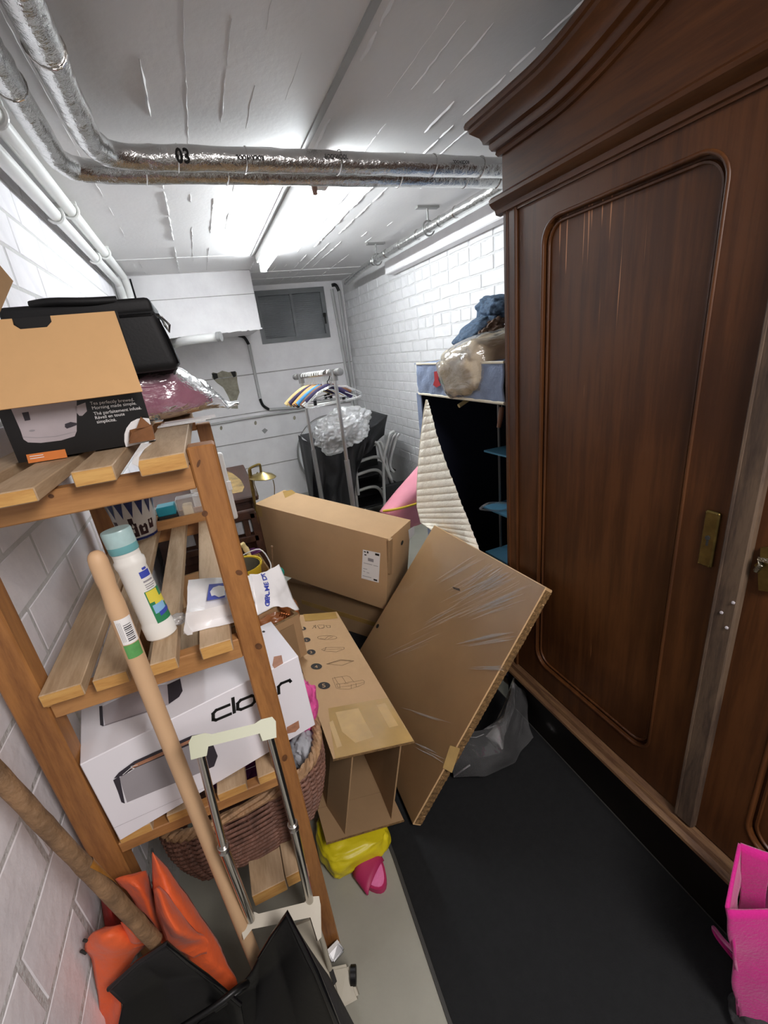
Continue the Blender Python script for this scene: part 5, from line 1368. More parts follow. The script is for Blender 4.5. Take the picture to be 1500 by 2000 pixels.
# slack hem loop of the right-hand panel
petal([((300, 1738), (310, 1732)), ((306, 1790), (345, 1772)), ((325, 1830), (382, 1812)), ((352, 1858), (408, 1842)), ((378, 1868), (404, 1862))], [.685, .668, .65, .64, .64], 8, fold=.012)
petal([((312, 1770), (340, 1775)), ((330, 1820), (376, 1815)), ((356, 1850), (398, 1848)), ((380, 1862), (398, 1860))], [.678, .66, .646, .642], 31, 'red_cloth', fold=.004)
petal([((225, 1716), (285, 1704)), ((245, 1735), (300, 1745)), ((270, 1775), (318, 1800)), ((300, 1800), (330, 1840)), ((320, 1850), (360, 1870))], [.74, .735, .72, .7, .68], 12)
petal([((168, 1836), (205, 1806), ), ((166, 1850), (240, 1800)), ((166, 1862), (262, 1812)), ((178, 1880), (285, 1845)), ((192, 1935), (262, 1868)), ((200, 2010), (232, 1920)), ((205, 2100), (240, 2000))], [.668, .664, .66, .655, .65, .64, .60], 17, fold=.009)
petal([((236, 1802), (252, 1800)), ((250, 1830), (285, 1826)), ((258, 1850), (285, 1846))], [.655, .648, .645], 41, fold=.008)
petal([((192, 1740), (215, 1740)), ((200, 1770), (235, 1790)), ((205, 1800), (240, 1800)), ((215, 1830), (255, 1815))], [.77, .76, .74, .72], 21, 'red_cloth')
petal([((302, 1685), (318, 1712)), ((300, 1722), (320, 1722)), ((296, 1750), (318, 1745)), ((312, 1800), (330, 1790))], [.755, .75, .735, .72], 25, 'red_cloth')
for a, b in (((170, 1838), (163, 1836)), ((168, 1862), (158, 1857)), ((298, 1665), (297, 1658))):
    yy = .73 if a[0] > 200 else .663
    obj('rib_tip', tube(new(), [at(*a, y=yy), at(*b, y=yy)], .0025, 6), 'dark_patch', um, True)
obj('shaft', tube(new(), [tip, at(330, 1800, y=.72), at(300, 1720, y=.745)], .005, 8), 'tube_grey', um, True)

# folding luggage trolley
tr = thing('luggage_trolley', 'folding luggage trolley with chrome telescopic tubes and cream plastic handle', 'trolley', (-.02, .68, 0))
HL, HR = at(388, 1458, y=.60), at(523, 1424, y=.60)
ML, MR = at(437, 1657, y=.63), at(573, 1614, y=.63)
LL, LR = at(490, 1795, y=.66), at(608, 1772, y=.66)
EL, ER = at(512, 1905, y=.69), at(660, 1950, y=.69)
for a, b, c, e in ((HL, ML, LL, EL), (HR, MR, LR, ER)):
    obj('upper_tube', tube(new(), [a, b], .0068, 12), 'chrome', tr, True, smooth=True)
    obj('lower_tube', tube(new(), [b, c], .0088, 12), 'chrome', tr, True, smooth=True)
    d = (b-a).normalized(); bm = new(); tube(bm, [b-d*.010, b-d*.009, b-d*.006, b-d*.005, b+d*.004, b+d*.006], [.009, .0102, .0102, .009, .009, .0102], 14); obj('collar', bm, 'steel', tr, True, smooth=40)
    k = b+d*.018+(CAM-b).normalized()*.0095; bm = new(); bmesh.ops.create_icosphere(bm, subdivisions=2, radius=.0028, matrix=Matrix.Translation(k)); obj('spring_button', bm, 'chrome', tr, True, smooth=True)
hx = (HR-HL).normalized(); hd = (ML-HL).normalized()
bm = new()
mm = frame_from((HL+HR)/2-hd*.004, hx, (CAM-HL))
W = (HR-HL).length
prism(bm, [[(-W/2-.013, .006), (-W/2-.008, .014), (-W/2+.010, .014), (-W/2+.020, .010), (W/2-.020, .010), (W/2-.010, .014), (W/2+.008, .014), (W/2+.013, .006), (W/2+.011, -.018), (W/2-.011, -.018), (W/2-.014, -.006), (-W/2+.014, -.006), (-W/2+.011, -.018), (-W/2-.011, -.018)]], -.011, .011, mm)
bmesh.ops.bevel(bm, geom=[e for e in bm.edges if len(e.link_faces) == 2 and e.calc_face_angle(0) > .5], offset=.0028, segments=2, affect='EDGES')
obj('handle_grip', bm, 'cream', tr, True, smooth=40, label='pale green-cream plastic handle')
for p in (HL+hd*.013, HR+hd*.013):
    q = p+(CAM-p).normalized()*.0135; obj('rivet', tube(new(), [q-(CAM-p).normalized()*.004, q], .0018, 8), 'dark_patch', tr, True)
mm = frame_from((LL+LR)/2, (LR-LL), (CAM-LL)); W = (LR-LL).length
bm = new(); prism(bm, [[(-W/2-.014, .004), (-W/2-.010, .012), (-W/2+.010, .010), (-W/2+.018, .006), (W/2-.020, .010), (W/2-.010, .018), (W/2+.012, .016), (W/2+.015, .0), (W/2+.014, -.05), (W/2+.006, -.055), (W/2-.008, -.016), (-W/2+.006, -.016), (-W/2-.010, -.030), (-W/2-.014, -.02)]], -.012, .012, mm)
bmesh.ops.bevel(bm, geom=[e for e in bm.edges if len(e.link_faces) == 2 and e.calc_face_angle(0) > .5], offset=.002, segments=2, affect='EDGES')
obj('cross_bracket', bm, 'cream_dirty', tr, True, smooth=40)
# lower plate, legs and wheels
pl_ = [(560, 1815), (612, 1795), (640, 1870), (655, 1950), (690, 2060), (600, 2060)]
P0 = at(620, 1870, y=.70); nP = (CAM-P0).normalized()
bm = new(); v0 = [on(x, y, P0, Vector((0, -.8, .6))) for x, y in pl_]; hexa_pts = v0
vs = [bm.verts.new(p) for p in v0]; f = bm.faces.new(vs); e = bmesh.ops.extrude_face_region(bm, geom=[f]); bmesh.ops.translate(bm, verts=[g for g in e['geom'] if isinstance(g, bmesh.types.BMVert)], vec=Vector((0, .008, -.004))); bmesh.ops.recalc_face_normals(bm, faces=bm.faces[:])
obj('back_plate', bm, 'cream_dirty', tr, True)
obj('side_rail', tube(new(), [LR, at(632, 1845, y=.675), at(648, 1905, y=.68), at(665, 1980, y=.68)], .006, 10), 'cream_dirty', tr, True, smooth=True)
bm = new(); a = [at(643, 1890, z=.10), at(680, 1882, z=.10), at(702, 1950, z=.075), at(662, 1972, z=.075)]; hexa(bm, a, [p+Vector((.004, .02, -.045)) for p in a]); bmesh.ops.bevel(bm, geom=bm.edges[:], offset=.006, segments=2, affect='EDGES'); wh = obj('wheel_housing', bm, 'cream_dirty', tr, True, smooth=40)
def wheel(c, ax, r, wdt):
    bm = new(); ax = Vector(ax).normalized(); tube(bm, [c-ax*wdt/2, c-ax*wdt*.4, c+ax*wdt*.4, c+ax*wdt/2], [r*.85, r, r, r*.85], 20); return bm
obj('wheel', wheel(at(690, 1905, z=.085), (.55, -.2, -.05), .020, .016), 'black_plastic', tr, True, smooth=40)
obj('latch', prism(new(), [[(0, 0), (.010, .002), (.012, .026), (.002, .028)]], 0, .003, frame_from(at(652, 1925, z=.103), (1, .2, 0), (0, -.5, 1))), 'dark_patch', tr, True)
fw_ = [at(637, 1858, z=.045), at(660, 1838, z=.045), at(673, 1856, z=.03), at(650, 1882, z=.03)]
bm = new(); hexa(bm, fw_, [p+Vector((.002, .012, -.028)) for p in fw_]); bmesh.ops.bevel(bm, geom=bm.edges[:], offset=.004, segments=2, affect='EDGES'); obj('fold_out_foot', bm, 'black_gloss', tr, True, smooth=40)
obj('foot_axle', tube(new(), [at(615, 1868, z=.05), at(640, 1858, z=.05)], .006, 10), 'chrome', tr, True, smooth=True)
bm = new(); fq = [at(637, 1858, z=.047), at(659, 1836, z=.047), at(663, 1841, z=.046), at(641, 1866, z=.046)]; hexa(bm, fq, [p+Vector((0, 0, .002)) for p in fq]); obj('foot_clip', bm, 'white_plastic', tr, True)

# ================================================================== magenta felt bag at the right edge
mg = thing('felt_bag', 'magenta felt tote bag standing at the right edge beside the wardrobe', 'bag', (.86, .22, .01))
A, Bq, Cq, Dq = Vector((.7535, .289, .385)), Vector((.866, .34, .437)), Vector((.897, .30, .437)), Vector((.893, .215, .39))
a_, b_, c_, d_ = Vector((.795, .228, .01)), Vector((.87, .285, .01)), Vector((.897, .25, .01)), Vector((.89, .11, .01))
def wall(p, q, r, s, seed, name='felt_side', nrm=(1, 0, 0)):
    bm = new()
    def fn(u, v):
        x = p.lerp(q, u).lerp(s.lerp(r, u), v); return x+Vector((nz(x, 8, seed), nz(x, 8, seed+1), 0))*.022*math.sin(PI*min(v+.08, 1))
    grid(bm, fn, 18, 18); obj(name, bm, 'magenta', mg, True, smooth=True, solid=.006)
wall(A, Dq, d_, a_, 1); wall(Bq, Cq, c_, b_, 4); wall(A, Bq, b_, a_, 7); wall(Dq, Cq, c_, d_, 9)
bm = new(); prism(bm, [[(a_.x, a_.y), (d_.x, d_.y), (c_.x, c_.y), (b_.x, b_.y)]], .010, .016); obj('felt_base', bm, 'magenta', mg, True)
obj('strap', tube(new(), curve_pts([at(1436, 1860, z=.24), at(1412, 1835, z=.12), at(1394, 1812, z=.03), at(1402, 1832, z=.014), at(1440, 1880, z=.014)], 5), .005, 6), 'magenta', mg, True, smooth=True)
c = at(1478, 1995, z=.04)
tag(obj('cloth_bundle', blob(new(), c, (.05, .05, .035), .2, 4, 5, 4), 'grey_scuff', smooth=True, loc=c), 'dark grey cloth lump on the mat in the bottom right corner', 'cloth')
# ================================================================== the far end of the room
# fabric wardrobe
FX, FYN, FYF = .985, 1.32, 2.04
fc = thing('fabric_wardrobe', 'blue quilted fabric wardrobe with its cream quilted door hanging open', 'wardrobe', (1.3, 1.7, 0))
ZT, ZV = 1.452, 1.312
bm = new()
def canopy(u, v):
    # perimeter band, rounded far corner
    y = FYF-(FYF-FYN)*u
    x = FX+.03*max(0, 1-u*18)**2; z = ZV+(ZT-ZV)*v
    q = .005*abs(math.sin((u*6+v*1.4)*PI))*abs(math.sin((u*6-v*1.4)*PI))
    return Vector((x-q-.004*math.sin(PI*v), y, z))
grid(bm, canopy, 60, 16); obj('canopy_band', bm, 'quilt_blue', fc, True, smooth=True, solid=.004)
bm = new(); grid(bm, lambda u, v: Vector((FX+(1.62-FX)*u, FYF-(FYF-FYN)*v, ZT+.012*math.sin(PI*u)*math.sin(PI*v))), 10, 10); obj('canopy_top', bm, 'quilt_blue', fc, True, smooth=True, solid=.004)
bm = new(); grid(bm, lambda u, v: Vector((FX+.03+(1.6-FX)*u, FYF, .05+(ZT-.05)*v)), 4, 8); obj('side_cloth', bm, 'quilt_blue', fc, True, solid=.004)
obj('piping', tube(new(), [(FX-.004, FYN, ZT), (FX-.004, FYF-.04, ZT), (FX+.012, FYF-.005, ZT), (FX+.05, FYF+.003, ZT), (1.6, FYF+.003, ZT)], .005, 6), 'piping_cream', fc, True, smooth=True)
obj('piping', tube(new(), [(FX-.004, FYN, ZV), (FX-.004, FYF-.04, ZV), (FX+.012, FYF-.005, ZV), (FX+.05, FYF+.003, ZV)], .006, 6), 'piping_cream', fc, True, smooth=True)
obj('front_strip', boxb(new(), (FX, FYF-.045, .05), (FX+.006, FYF, ZV)), 'quilt_blue', fc, True)
bm = new(); boxb(bm, (1.60, FYN, .05), (1.605, FYF, ZT)); obj('back_cloth', bm, 'navy', fc, True)
bm = new(); boxb(bm, (FX+.01, FYF-.012, .05), (1.6, FYF-.006, ZT-.01)); obj('inner_side', bm, 'navy', fc, True)
bm = new(); boxb(bm, (FX+.01, FYN, .05), (1.6, FYN+.005, ZT-.01)); obj('inner_side', bm, 'navy', fc, True)
bm = new(); boxb(bm, (FX+.01, FYN, .05), (1.6, FYF, .06)); obj('inner_floor', bm, 'navy', fc, True)
bm = new(); boxb(bm, (FX+.01, FYN, ZV+.01), (1.6, FYF, ZV+.014)); obj('inner_top', bm, 'navy', fc, True)
obj('frame_tube', tube(new(), [(1.2, 1.66, .06), (1.2, 1.66, ZV)], .006, 8), 'tube_grey', fc, True)
obj('hang_rail', tube(new(), [(1.15, FYN, 1.27), (1.15, FYF, 1.27)], .008, 8), 'tube_grey', fc, True)
for px, py in ((945, 881), (943, 990), (948, 1078)):
    a = at(px, py, y=1.66); bm = new(); prism(bm, [[(a.x, a.y), (1.5, 1.66), (1.5, 1.34), (a.x+.02, 1.34)]], a.z-.004, a.z+.004); obj('fabric_shelf', bm, 'shelf_blue', fc, True)
# quilted door hanging from the far top corner: rows of stitched tubes
FL = [((833, 781), (836, 781)), ((829, 800), (842, 800)), ((823, 850), (852, 842)), ((818, 900), (868, 893)), ((815, 950), (887, 942)), ((815, 990), (903, 985)), ((822, 1020), (918, 1022)), ((845, 1036), (934, 1064)), ((880, 1090), (945, 1095))]
bm = new(); n = len(FL)-1
def door_(u, v):
    i = min(int(u*n), n-1); f = u*n-i
    lx, ly = [FL[i][0][k]*(1-f)+FL[i+1][0][k]*f for k in (0, 1)]; rx, ry = [FL[i][1][k]*(1-f)+FL[i+1][1][k]*f for k in (0, 1)]
    p = at(lx*(1-v)+rx*v, ly*(1-v)+ry*v, x=FX-.03-.04*u-.02*math.sin(v*7+u*3)*u)
    qv = .55+.45*abs(math.sin(v*PI*6*(.3+u)))
    return p+Vector((-1, -.3, 0))*(.0045*abs(math.sin(u*PI*25))**.6*qv)
grid(bm, door_, 250, 40); obj('quilted_door', bm, 'quilt_cream', fc, True, smooth=True, label='cream quilted cloth door')
obj('door_piping', tube(new(), [at(x, y, x=FX-.034-.04*i/8) for i, ((x, y), _) in enumerate(FL)], .004, 6), 'piping_cream', fc, True, smooth=True)
rp = [at(487, 0, y=1) for _ in ()]
bm = new(); decor = at(852, 742, x=FX)
decal('red_motif', [(848, 726), (858, 724), (860, 735), (856, 740), (861, 752), (853, 757), (846, 752), (849, 742)], (FX-.012, 0, 0), (1, 0, 0), simple('red_motif', '#b4232a', .6), fc, lift=.001)
decal('green_motif', [(862, 742), (868, 738), (874, 748), (868, 754)], (FX-.012, 0, 0), (1, 0, 0), 'print_green', fc, lift=.001)
# clear hanger and hook inside the opening
hp = [at(938, 992, y=1.56), at(948, 984, y=1.56), at(982, 976, y=1.52)]
t = thing('clear_hanger', 'clear plastic clothes hanger lying on the middle blue shelf', 'hanger', hp[0])
obj('hanger_body', tube(new(), curve_pts([at(937, 994, y=1.58), at(950, 996, y=1.57), at(983, 997, y=1.55), at(1000, 985, y=1.55), at(960, 982, y=1.57), at(944, 988, y=1.58), at(937, 994, y=1.58)], 4), .005, 6), 'hanger_clear', t, True, smooth=True)
hk = [at(980, 795, y=1.42), at(977, 820, y=1.42), at(974, 835, y=1.42)]
t = thing('wooden_hook', 'short brown wooden peg hanging inside the fabric wardrobe', 'hook', hk[0]); obj('hook_body', tube(new(), hk, [.011, .010, .008], 10), 'hanger_brown', t, True, smooth=True); obj('hook_wire', tube(new(), [hk[0], Vector((hk[0].x, hk[0].y, ZV+.008))], .002, 5), 'tube_grey', t, True)
hk = [at(915, 780, y=1.75), at(896, 793, y=1.75)]
t = thing('wooden_hook', 'pale wooden hanger end under the canopy edge of the fabric wardrobe', 'hook', hk[0]); obj('hook_body', tube(new(), hk, .010, 8), 'hanger_pale', t, True, smooth=True)

# bundles on top of the fabric wardrobe
bb = thing('bagged_bedding', 'beige bedding roll in a clear plastic bag on the fabric wardrobe', 'bedding', at(925, 715, y=1.62))
c = at(944, 714, y=1.6); MR_ = Matrix.Rotation(math.radians(-10), 4, 'X') @ Matrix.Rotation(math.radians(-9), 4, 'Y')
bm = new(); blob(bm, c, (.155, .17, .112), .05, 3, 6, 5, .66, m=MR_, crease=.14); obj('bedding', bm, 'beige_cloth', bb, True, smooth=True)
bm = new(); blob(bm, c, (.160, .175, .117), .06, 3, 6, 5, .66, m=MR_, crease=.12)
for v in bm.verts: v.co += (v.co-c).normalized()*(.002+.014*max(0, nz((v.co.x*26, v.co.y*22, v.co.z*6), 1, 3)))
obj('plastic_bag', bm, 'film_bag', bb, True, smooth=True, label='clear plastic bag')
c = at(958, 625, y=1.72)
dn = thing('denim_clothes', 'heap of blue denim clothes on top of the beige bedding bag', 'clothes', c)
bm = new(); blob(bm, at(972, 603, y=1.72), (.085, .10, .055), .22, 3, 21, 5, .85, crease=.2); obj('denim_fold', bm, 'denim', dn, True, smooth=True)
bm = new(); blob(bm, at(935, 648, y=1.72), (.115, .10, .05), .22, 3, 31, 5, .85, m=Matrix.Rotation(math.radians(-30), 4, 'Y'), crease=.2); obj('denim_fold', bm, 'denim', dn, True, smooth=True)
bm = new(); blob(bm, at(950, 648, y=1.66), (.085, .06, .035), .3, 4, 41, 5, .9, m=Matrix.Rotation(math.radians(-24), 4, 'Y'), crease=.4); obj('brown_lining', bm, 'brown_cloth', dn, True, smooth=True, label='brown lining turned out')

# garment rack
rk = thing('garment_rack', 'grey tubular garment rack crowded with clothes hangers', 'clothes rack', (.74, 3.08, 0))
RA, RB = Vector((.800, 2.74, 1.432)), Vector((.672, 3.42, 1.408)); rd = (RB-RA).normalized()
obj('top_bar', tube(new(), [RA, RB], .017, 14), 'steel', rk, True, smooth=40)
for p, s in ((RA, -1), (RB, 1)): obj('end_cap', tube(new(), [p+rd*s*.03, p+rd*s*.028, p-rd*s*.012], [.018, .0225, .0225], 16), 'tube_grey', rk, True, smooth=40)
lat = Vector((rd.y, -rd.x, 0)).normalized()
for p in (RA+rd*.06, RB-rd*.08):
    g = Vector((p.x, p.y, 0))
    obj('upright', tube(new(), [p, g+Vector((0, 0, .82))], .0125, 12), 'steel', rk, True, smooth=40)
    obj('lower_upright', tube(new(), [g+Vector((0, 0, .86)), g+Vector((0, 0, .03))], .0175, 12), 'tube_grey', rk, True, smooth=40)
    obj('bar_bracket', tube(new(), [p+Vector((0, 0, .02)), p-Vector((0, 0, .05))], .021, 12), 'tube_grey', rk, True, smooth=40)
    obj('foot', tube(new(), [g-lat*.19+Vector((0, 0, .02)), g+lat*.19+Vector((0, 0, .02))], .014, 10), 'tube_grey', rk, True, smooth=40)
obj('base_bar', tube(new(), [Vector((RA.x, RA.y+.06, .05)), Vector((RB.x, RB.y-.08, .05))], .012, 10), 'tube_grey', rk, True)
def hanger(kind, pos, yawd, tilt, lab, grp, mat_, hook='white_plastic', clips=False, wide=.37):
    R = Matrix.Rotation(math.radians(yawd), 3, 'Z') @ Matrix.Rotation(math.radians(-tilt), 3, 'Y')
    t = thing(kind, lab, 'hanger', pos, R, grp)
    bm = new(); tube(bm, [(.0, 0, -.085), (0, 0, -.05), (.012, 0, -.042), (.022, 0, -.018), (.016, 0, .008), (0, 0, .020), (-.016, 0, .012), (-.021, 0, -.004)], .0032, 6); obj('hook', bm, hook, t, smooth=True)
    w2 = wide/2
    if kind == 'wire_hanger':
        bm = new(); tube(bm, [(0, 0, -.08), (w2, 0, -.18), (w2-.01, 0, -.188), (-w2+.01, 0, -.188), (-w2, 0, -.18)], .0024, 5, closed=True); obj('arms', bm, mat_, t, smooth=True)
    elif kind == 'clear_plastic_hanger':
        bm = new(); tube(bm, [(0, 0, -.08), (.1, 0, -.105), (w2, 0, -.165), (w2, 0, -.185), (w2-.03, 0, -.19), (-w2+.03, 0, -.19), (-w2, 0, -.185), (-w2, 0, -.165), (-.1, 0, -.105)], .0055, 6, closed=True); obj('arms', bm, mat_, t, smooth=True)
    else:
        P = [(w2*s, 0, -.08-.085*abs(s)**1.5) for s in [-1+2*i/16 for i in range(17)]]
        bm = new(); tube(bm, P, .016, 8)
        for v in bm.verts: v.co.y *= .5
        obj('arms', bm, mat_, t, smooth=True)
        if clips:
            obj('trouser_bar', tube(new(), [(-w2+.02, 0, -.165), (w2-.02, 0, -.165)], .004, 6), 'chrome', t)
            for s in (-1, 1):
                bm = new(); box(bm, (s*(w2-.06), 0, -.178), (.02, .016, .034), None, .003); obj('clip', bm, 'black_plastic', t)
    return t
hs = [('wooden_hanger', .80, 'hanger_pale', 'farthest pale wooden hanger on the rack', None, True), ('wooden_hanger', .74, 'hanger_pale', 'second pale wooden hanger from the far end of the rack', None, True),
      ('wooden_hanger', .68, 'hanger_wood', 'honey wooden hanger just before the pale pair on the rack', None, False), ('padded_hanger', .645, 'hanger_violet', 'dark violet padded hanger among the wooden ones, far end', None, True), ('wooden_hanger', .60, 'hanger_wood', 'honey wooden hanger between the violet ones and the blue one', None, False),
      ('padded_hanger', .56, 'hanger_violet', 'dark violet hanger right behind the orange-brown hanger', None, True), ('wooden_hanger', .51, 'hanger_wood', 'orange-brown wooden hanger next behind the blue hanger', None, False), ('plastic_hanger', .45, 'hanger_blue', 'bright blue hanger in the middle of the rack', None, False),
      ('wooden_hanger', .40, 'hanger_brown', 'dark brown hanger just in front of the blue hanger', None, False)]
for i, (k, s, m, lab, g, cl) in enumerate(hs):
    hanger(k, RA.lerp(RB, s)+Vector((0, 0, .0)), 4+3*math.sin(i*2.1), 5+3*math.sin(i*1.7), lab, g, m, clips=cl)
for i, s in enumerate((.36, .335, .31, .285)):
    hanger('wire_hanger', RA.lerp(RB, s), 14-9*i, 2*i-2, ('fourth', 'third', 'second', 'first')[i]+' thin white wire hanger from the front of the rack', 'white wire hangers on the rack', 'white_plastic', 'white_plastic', wide=.35)
hanger('padded_hanger', RA.lerp(RB, .25), 2, -2, 'violet padded hanger nearest the front of the rack', None, 'hanger_violet', 'dark_patch', True, .32)
for i, s in enumerate((.22, .18)):
    hanger('clear_plastic_hanger', RA.lerp(RB, s), -6+10*i, 5-3*i, ('clear plastic hanger just behind the frontmost clear one on the rack', 'frontmost clear plastic hanger on the rack')[i], 'clear plastic hangers on the rack', 'hanger_clear', 'chrome', wide=.385)

# round white table top against the rear wall
tc_ = at(655, 882, y=5.0); Rr = .43
tt_ = thing('round_table_top', 'round white table top with grey rim leaning on the rear wall', 'table', Vector((tc_.x, 5.02, 0)))
TMx = Matrix.Translation((tc_.x-.02, 5.0, tc_.z)) @ Matrix.Rotation(math.radians(82), 4, 'X')
bm = new(); lathe(bm, [(0, -.012), (Rr-.006, -.012), (Rr-.006, .012), (0, .012)], 64, TMx); obj('top_board', bm, 'tabletop', tt_, True, smooth=40)
bm = new(); lathe(bm, [(Rr-.014, -.018), (Rr, -.015), (Rr+.008, 0), (Rr, .015), (Rr-.014, .018), (Rr-.014, -.018)], 64, TMx); obj('rim', bm, 'tube_grey', tt_, True, smooth=40)
obj('prop_leg', tube(new(), [(tc_.x, 5.04, tc_.z-.2), (tc_.x, 5.04, .0)], .02, 10), 'grey_plastic', tt_, True)

# stacked tubular garden chairs under a black cover
CYY = 3.72
def chair(dz, lab, k):
    t = thing('garden_chair', lab, 'chair', (1.3, CYY, 0), None, None)
    ox = Vector((.018*k, 0, 0))
    for s, yy in ((0, CYY-.02-.03*k), (1, CYY+.46-.03*k)):
        arm = [at(692, 900+dz, y=CYY), at(722, 890+dz, y=CYY), at(738, 893+dz, y=CYY), at(748, 910+dz, y=CYY), at(762, 945+dz, y=CYY)]
        arm = [p+Vector((0, yy-CYY, 0)) for p in arm]
        obj('armrest', tube(new(), curve_pts(arm, 5), .0145, 10), 'bright_tube', t, True, smooth=True)
        leg = [p+ox+Vector((0, yy-CYY, 0)) for p in (at(766, 846, y=CYY), at(758, 860, y=CYY), at(748, 905, y=CYY))]+[ox+Vector((at(748, 905, y=CYY).x+.03, yy, max(.01, .25+.1*k)))]
        obj('back_leg', tube(new(), curve_pts(leg, 4), .0145, 10), 'bright_tube', t, True, smooth=True)
        f = at(692, 900+dz, y=CYY); obj('front_leg', tube(new(), curve_pts([f+Vector((0, yy-CYY, 0)), f+Vector((-.02, yy-CYY, -.05)), f+Vector((-.03, yy-CYY, -.3))], 4), .0145, 10), 'bright_tube', t, True, smooth=True)
    z = at(720, 930+dz, y=CYY).z; x0 = at(692, 900, y=CYY).x-.02; x1 = x0+.42
    bm = new(); box(bm, ((x0+x1)/2, CYY+.22, z), (x1-x0, .44, .014), None, .005); obj('seat', bm, 'black_cover', t, True)
    return t
chair(0, 'topmost grey tubular garden chair in the stack beside the right wall', 2)
chair(26, 'middle grey tubular garden chair in the stack beside the right wall', 1)
chair(60, 'lowest grey tubular garden chair in the stack beside the right wall', 0)
ex = [at(737, 846, y=3.6), at(745, 868, y=3.6), at(760, 930, y=3.6)]
t = thing('folded_chair', 'grey folded chair frame standing slanted in front of the chair stack', 'chair', (ex[2].x, 3.6, 0))
for dx in (0, .03): obj('frame_tube', tube(new(), curve_pts([at(728, 862, y=3.58), at(738, 868, y=3.58), at(746, 895, y=3.58), at(764, 935, y=3.58)] if dx else [at(720, 873, y=3.6), at(734, 867, y=3.6), at(745, 866, y=3.6), at(760, 925, y=3.6)], 4), .013, 10), 'bright_tube', t, True, smooth=True)
obj('frame_tube', tube(new(), curve_pts([at(770, 843, y=3.58), at(762, 847, y=3.58), at(757, 866, y=3.58), at(749, 905, y=3.58), at(752, 1000, y=3.58)], 4), .014, 10), 'bright_tube', t, True, smooth=True)
obj('folded_seat', boxb(new(), (ex[2].x-.06, 3.57, 0), (ex[2].x+.20, 3.62, .36), .01), 'black_cover', t, True)
# black cover: draped over a box-shaped pile
cv = thing('black_cover', 'black cloth cover draped over the pile behind the garment rack', 'cover', (1.0, 3.65, 0))
top = [(608, 868), (640, 862), (690, 852), (735, 830), (757, 811)]
hem = [(612, 1010), (640, 1010), (690, 1000), (694, 905), (752, 850)]
dy = [3.55, 3.48, 3.45, 3.5, 3.6]
def cvf(u, v):
    i = min(int(u*4), 3); f = u*4-i
    tx, ty = [top[i][k]*(1-f)+top[i+1][k]*f for k in (0, 1)]; hx_, hy_ = [hem[i][k]*(1-f)+hem[i+1][k]*f for k in (0, 1)]
    p = at(tx*(1-v)+hx_*v, ty*(1-v)+hy_*v, y=dy[i]*(1-f)+dy[i+1]*f); return p+Vector((0, 1, 0))*(.03*math.sin(u*34+2*nz(p, 5, 2))*min(v*1.5, 1)+.02*nz(p, 8, 3))
bm = new(); grid(bm, cvf, 60, 30); obj('cover_front', bm, 'black_cover', cv, True, smooth=True, solid=.004)
tpt = [at(x, y, y=d) for (x, y), d in zip(top, dy)]
bm = new()
def cvt(u, v):
    i = min(int(u*4), 3); f = u*4-i; p = tpt[i].lerp(tpt[i+1], f); return p+Vector((.02*v, .55*v, .0))
grid(bm, cvt, 24, 6); obj('cover_top', bm, 'black_cover', cv, True, smooth=True, solid=.004)
bm = new(); a = at(608, 868, y=3.55); grid(bm, lambda u, v: Vector((a.x+.01*math.sin(9*u), 3.55+.55*u, a.z*(1-v)+.02*v)), 10, 8); obj('cover_side', bm, 'black_cover', cv, True, smooth=True, solid=.004)
obj('cover_back', boxb(new(), (a.x+.01, 4.02, .02), (1.45, 4.05, .75)), 'black_cover', cv, True)
# crumpled clear plastic on top
c = at(668, 838, y=3.42)
bm = new(); t = bmesh.new(); bmesh.ops.create_icosphere(t, subdivisions=6, radius=1)
for v in t.verts:
    d = v.co.copy(); k = 1+.25*nz(d, 1.6, 4)+.16*abs(nz(d, 4, 7))+.07*nz(d, 9, 2)
    v.co = Vector((d.x*.235*k, d.y*.17*k, d.z*.155*k+d.x*.05)); v.co += c
merge(bm, t); tag(obj('crumpled_film', bm, 'film_milky', smooth=True, loc=c), 'crumpled bundle of clear plastic film on the black cover', 'plastic film')

# pink foam mat with yellow edge
pm = thing('pink_mat', 'rolled pink foam mat with yellow edge behind the shipping carton', 'mat', at(785, 1000, y=2.6))
PQ = [[(822, 905), (800, 930), (772, 962), (742, 1000)], [(840, 940), (820, 965), (795, 985), (760, 1005)], [(850, 1000), (835, 1010), (822, 1022), (800, 1030)]]
def pf_(u, v):
    i = min(int(u*2), 1); fu = u*2-i; j = min(int(v*3), 2); fv = v*3-j
    g = lambda k: (PQ[i][j][k]*(1-fu)+PQ[i+1][j][k]*fu)*(1-fv)+(PQ[i][j+1][k]*(1-fu)+PQ[i+1][j+1][k]*fu)*fv
    return at(g(0), g(1), y=2.55-.12*math.sin(PI*u))
bm = new(); grid(bm, pf_, 14, 14); obj('foam_sheet', bm, 'pink', pm, True, smooth=True, solid=.012)
obj('yellow_edge', tube(new(), curve_pts([at(748, 998, y=2.46), at(775, 994, y=2.41), at(800, 988, y=2.40), at(830, 978, y=2.42)], 4), .008, 8), 'yellow', pm, True, smooth=True)

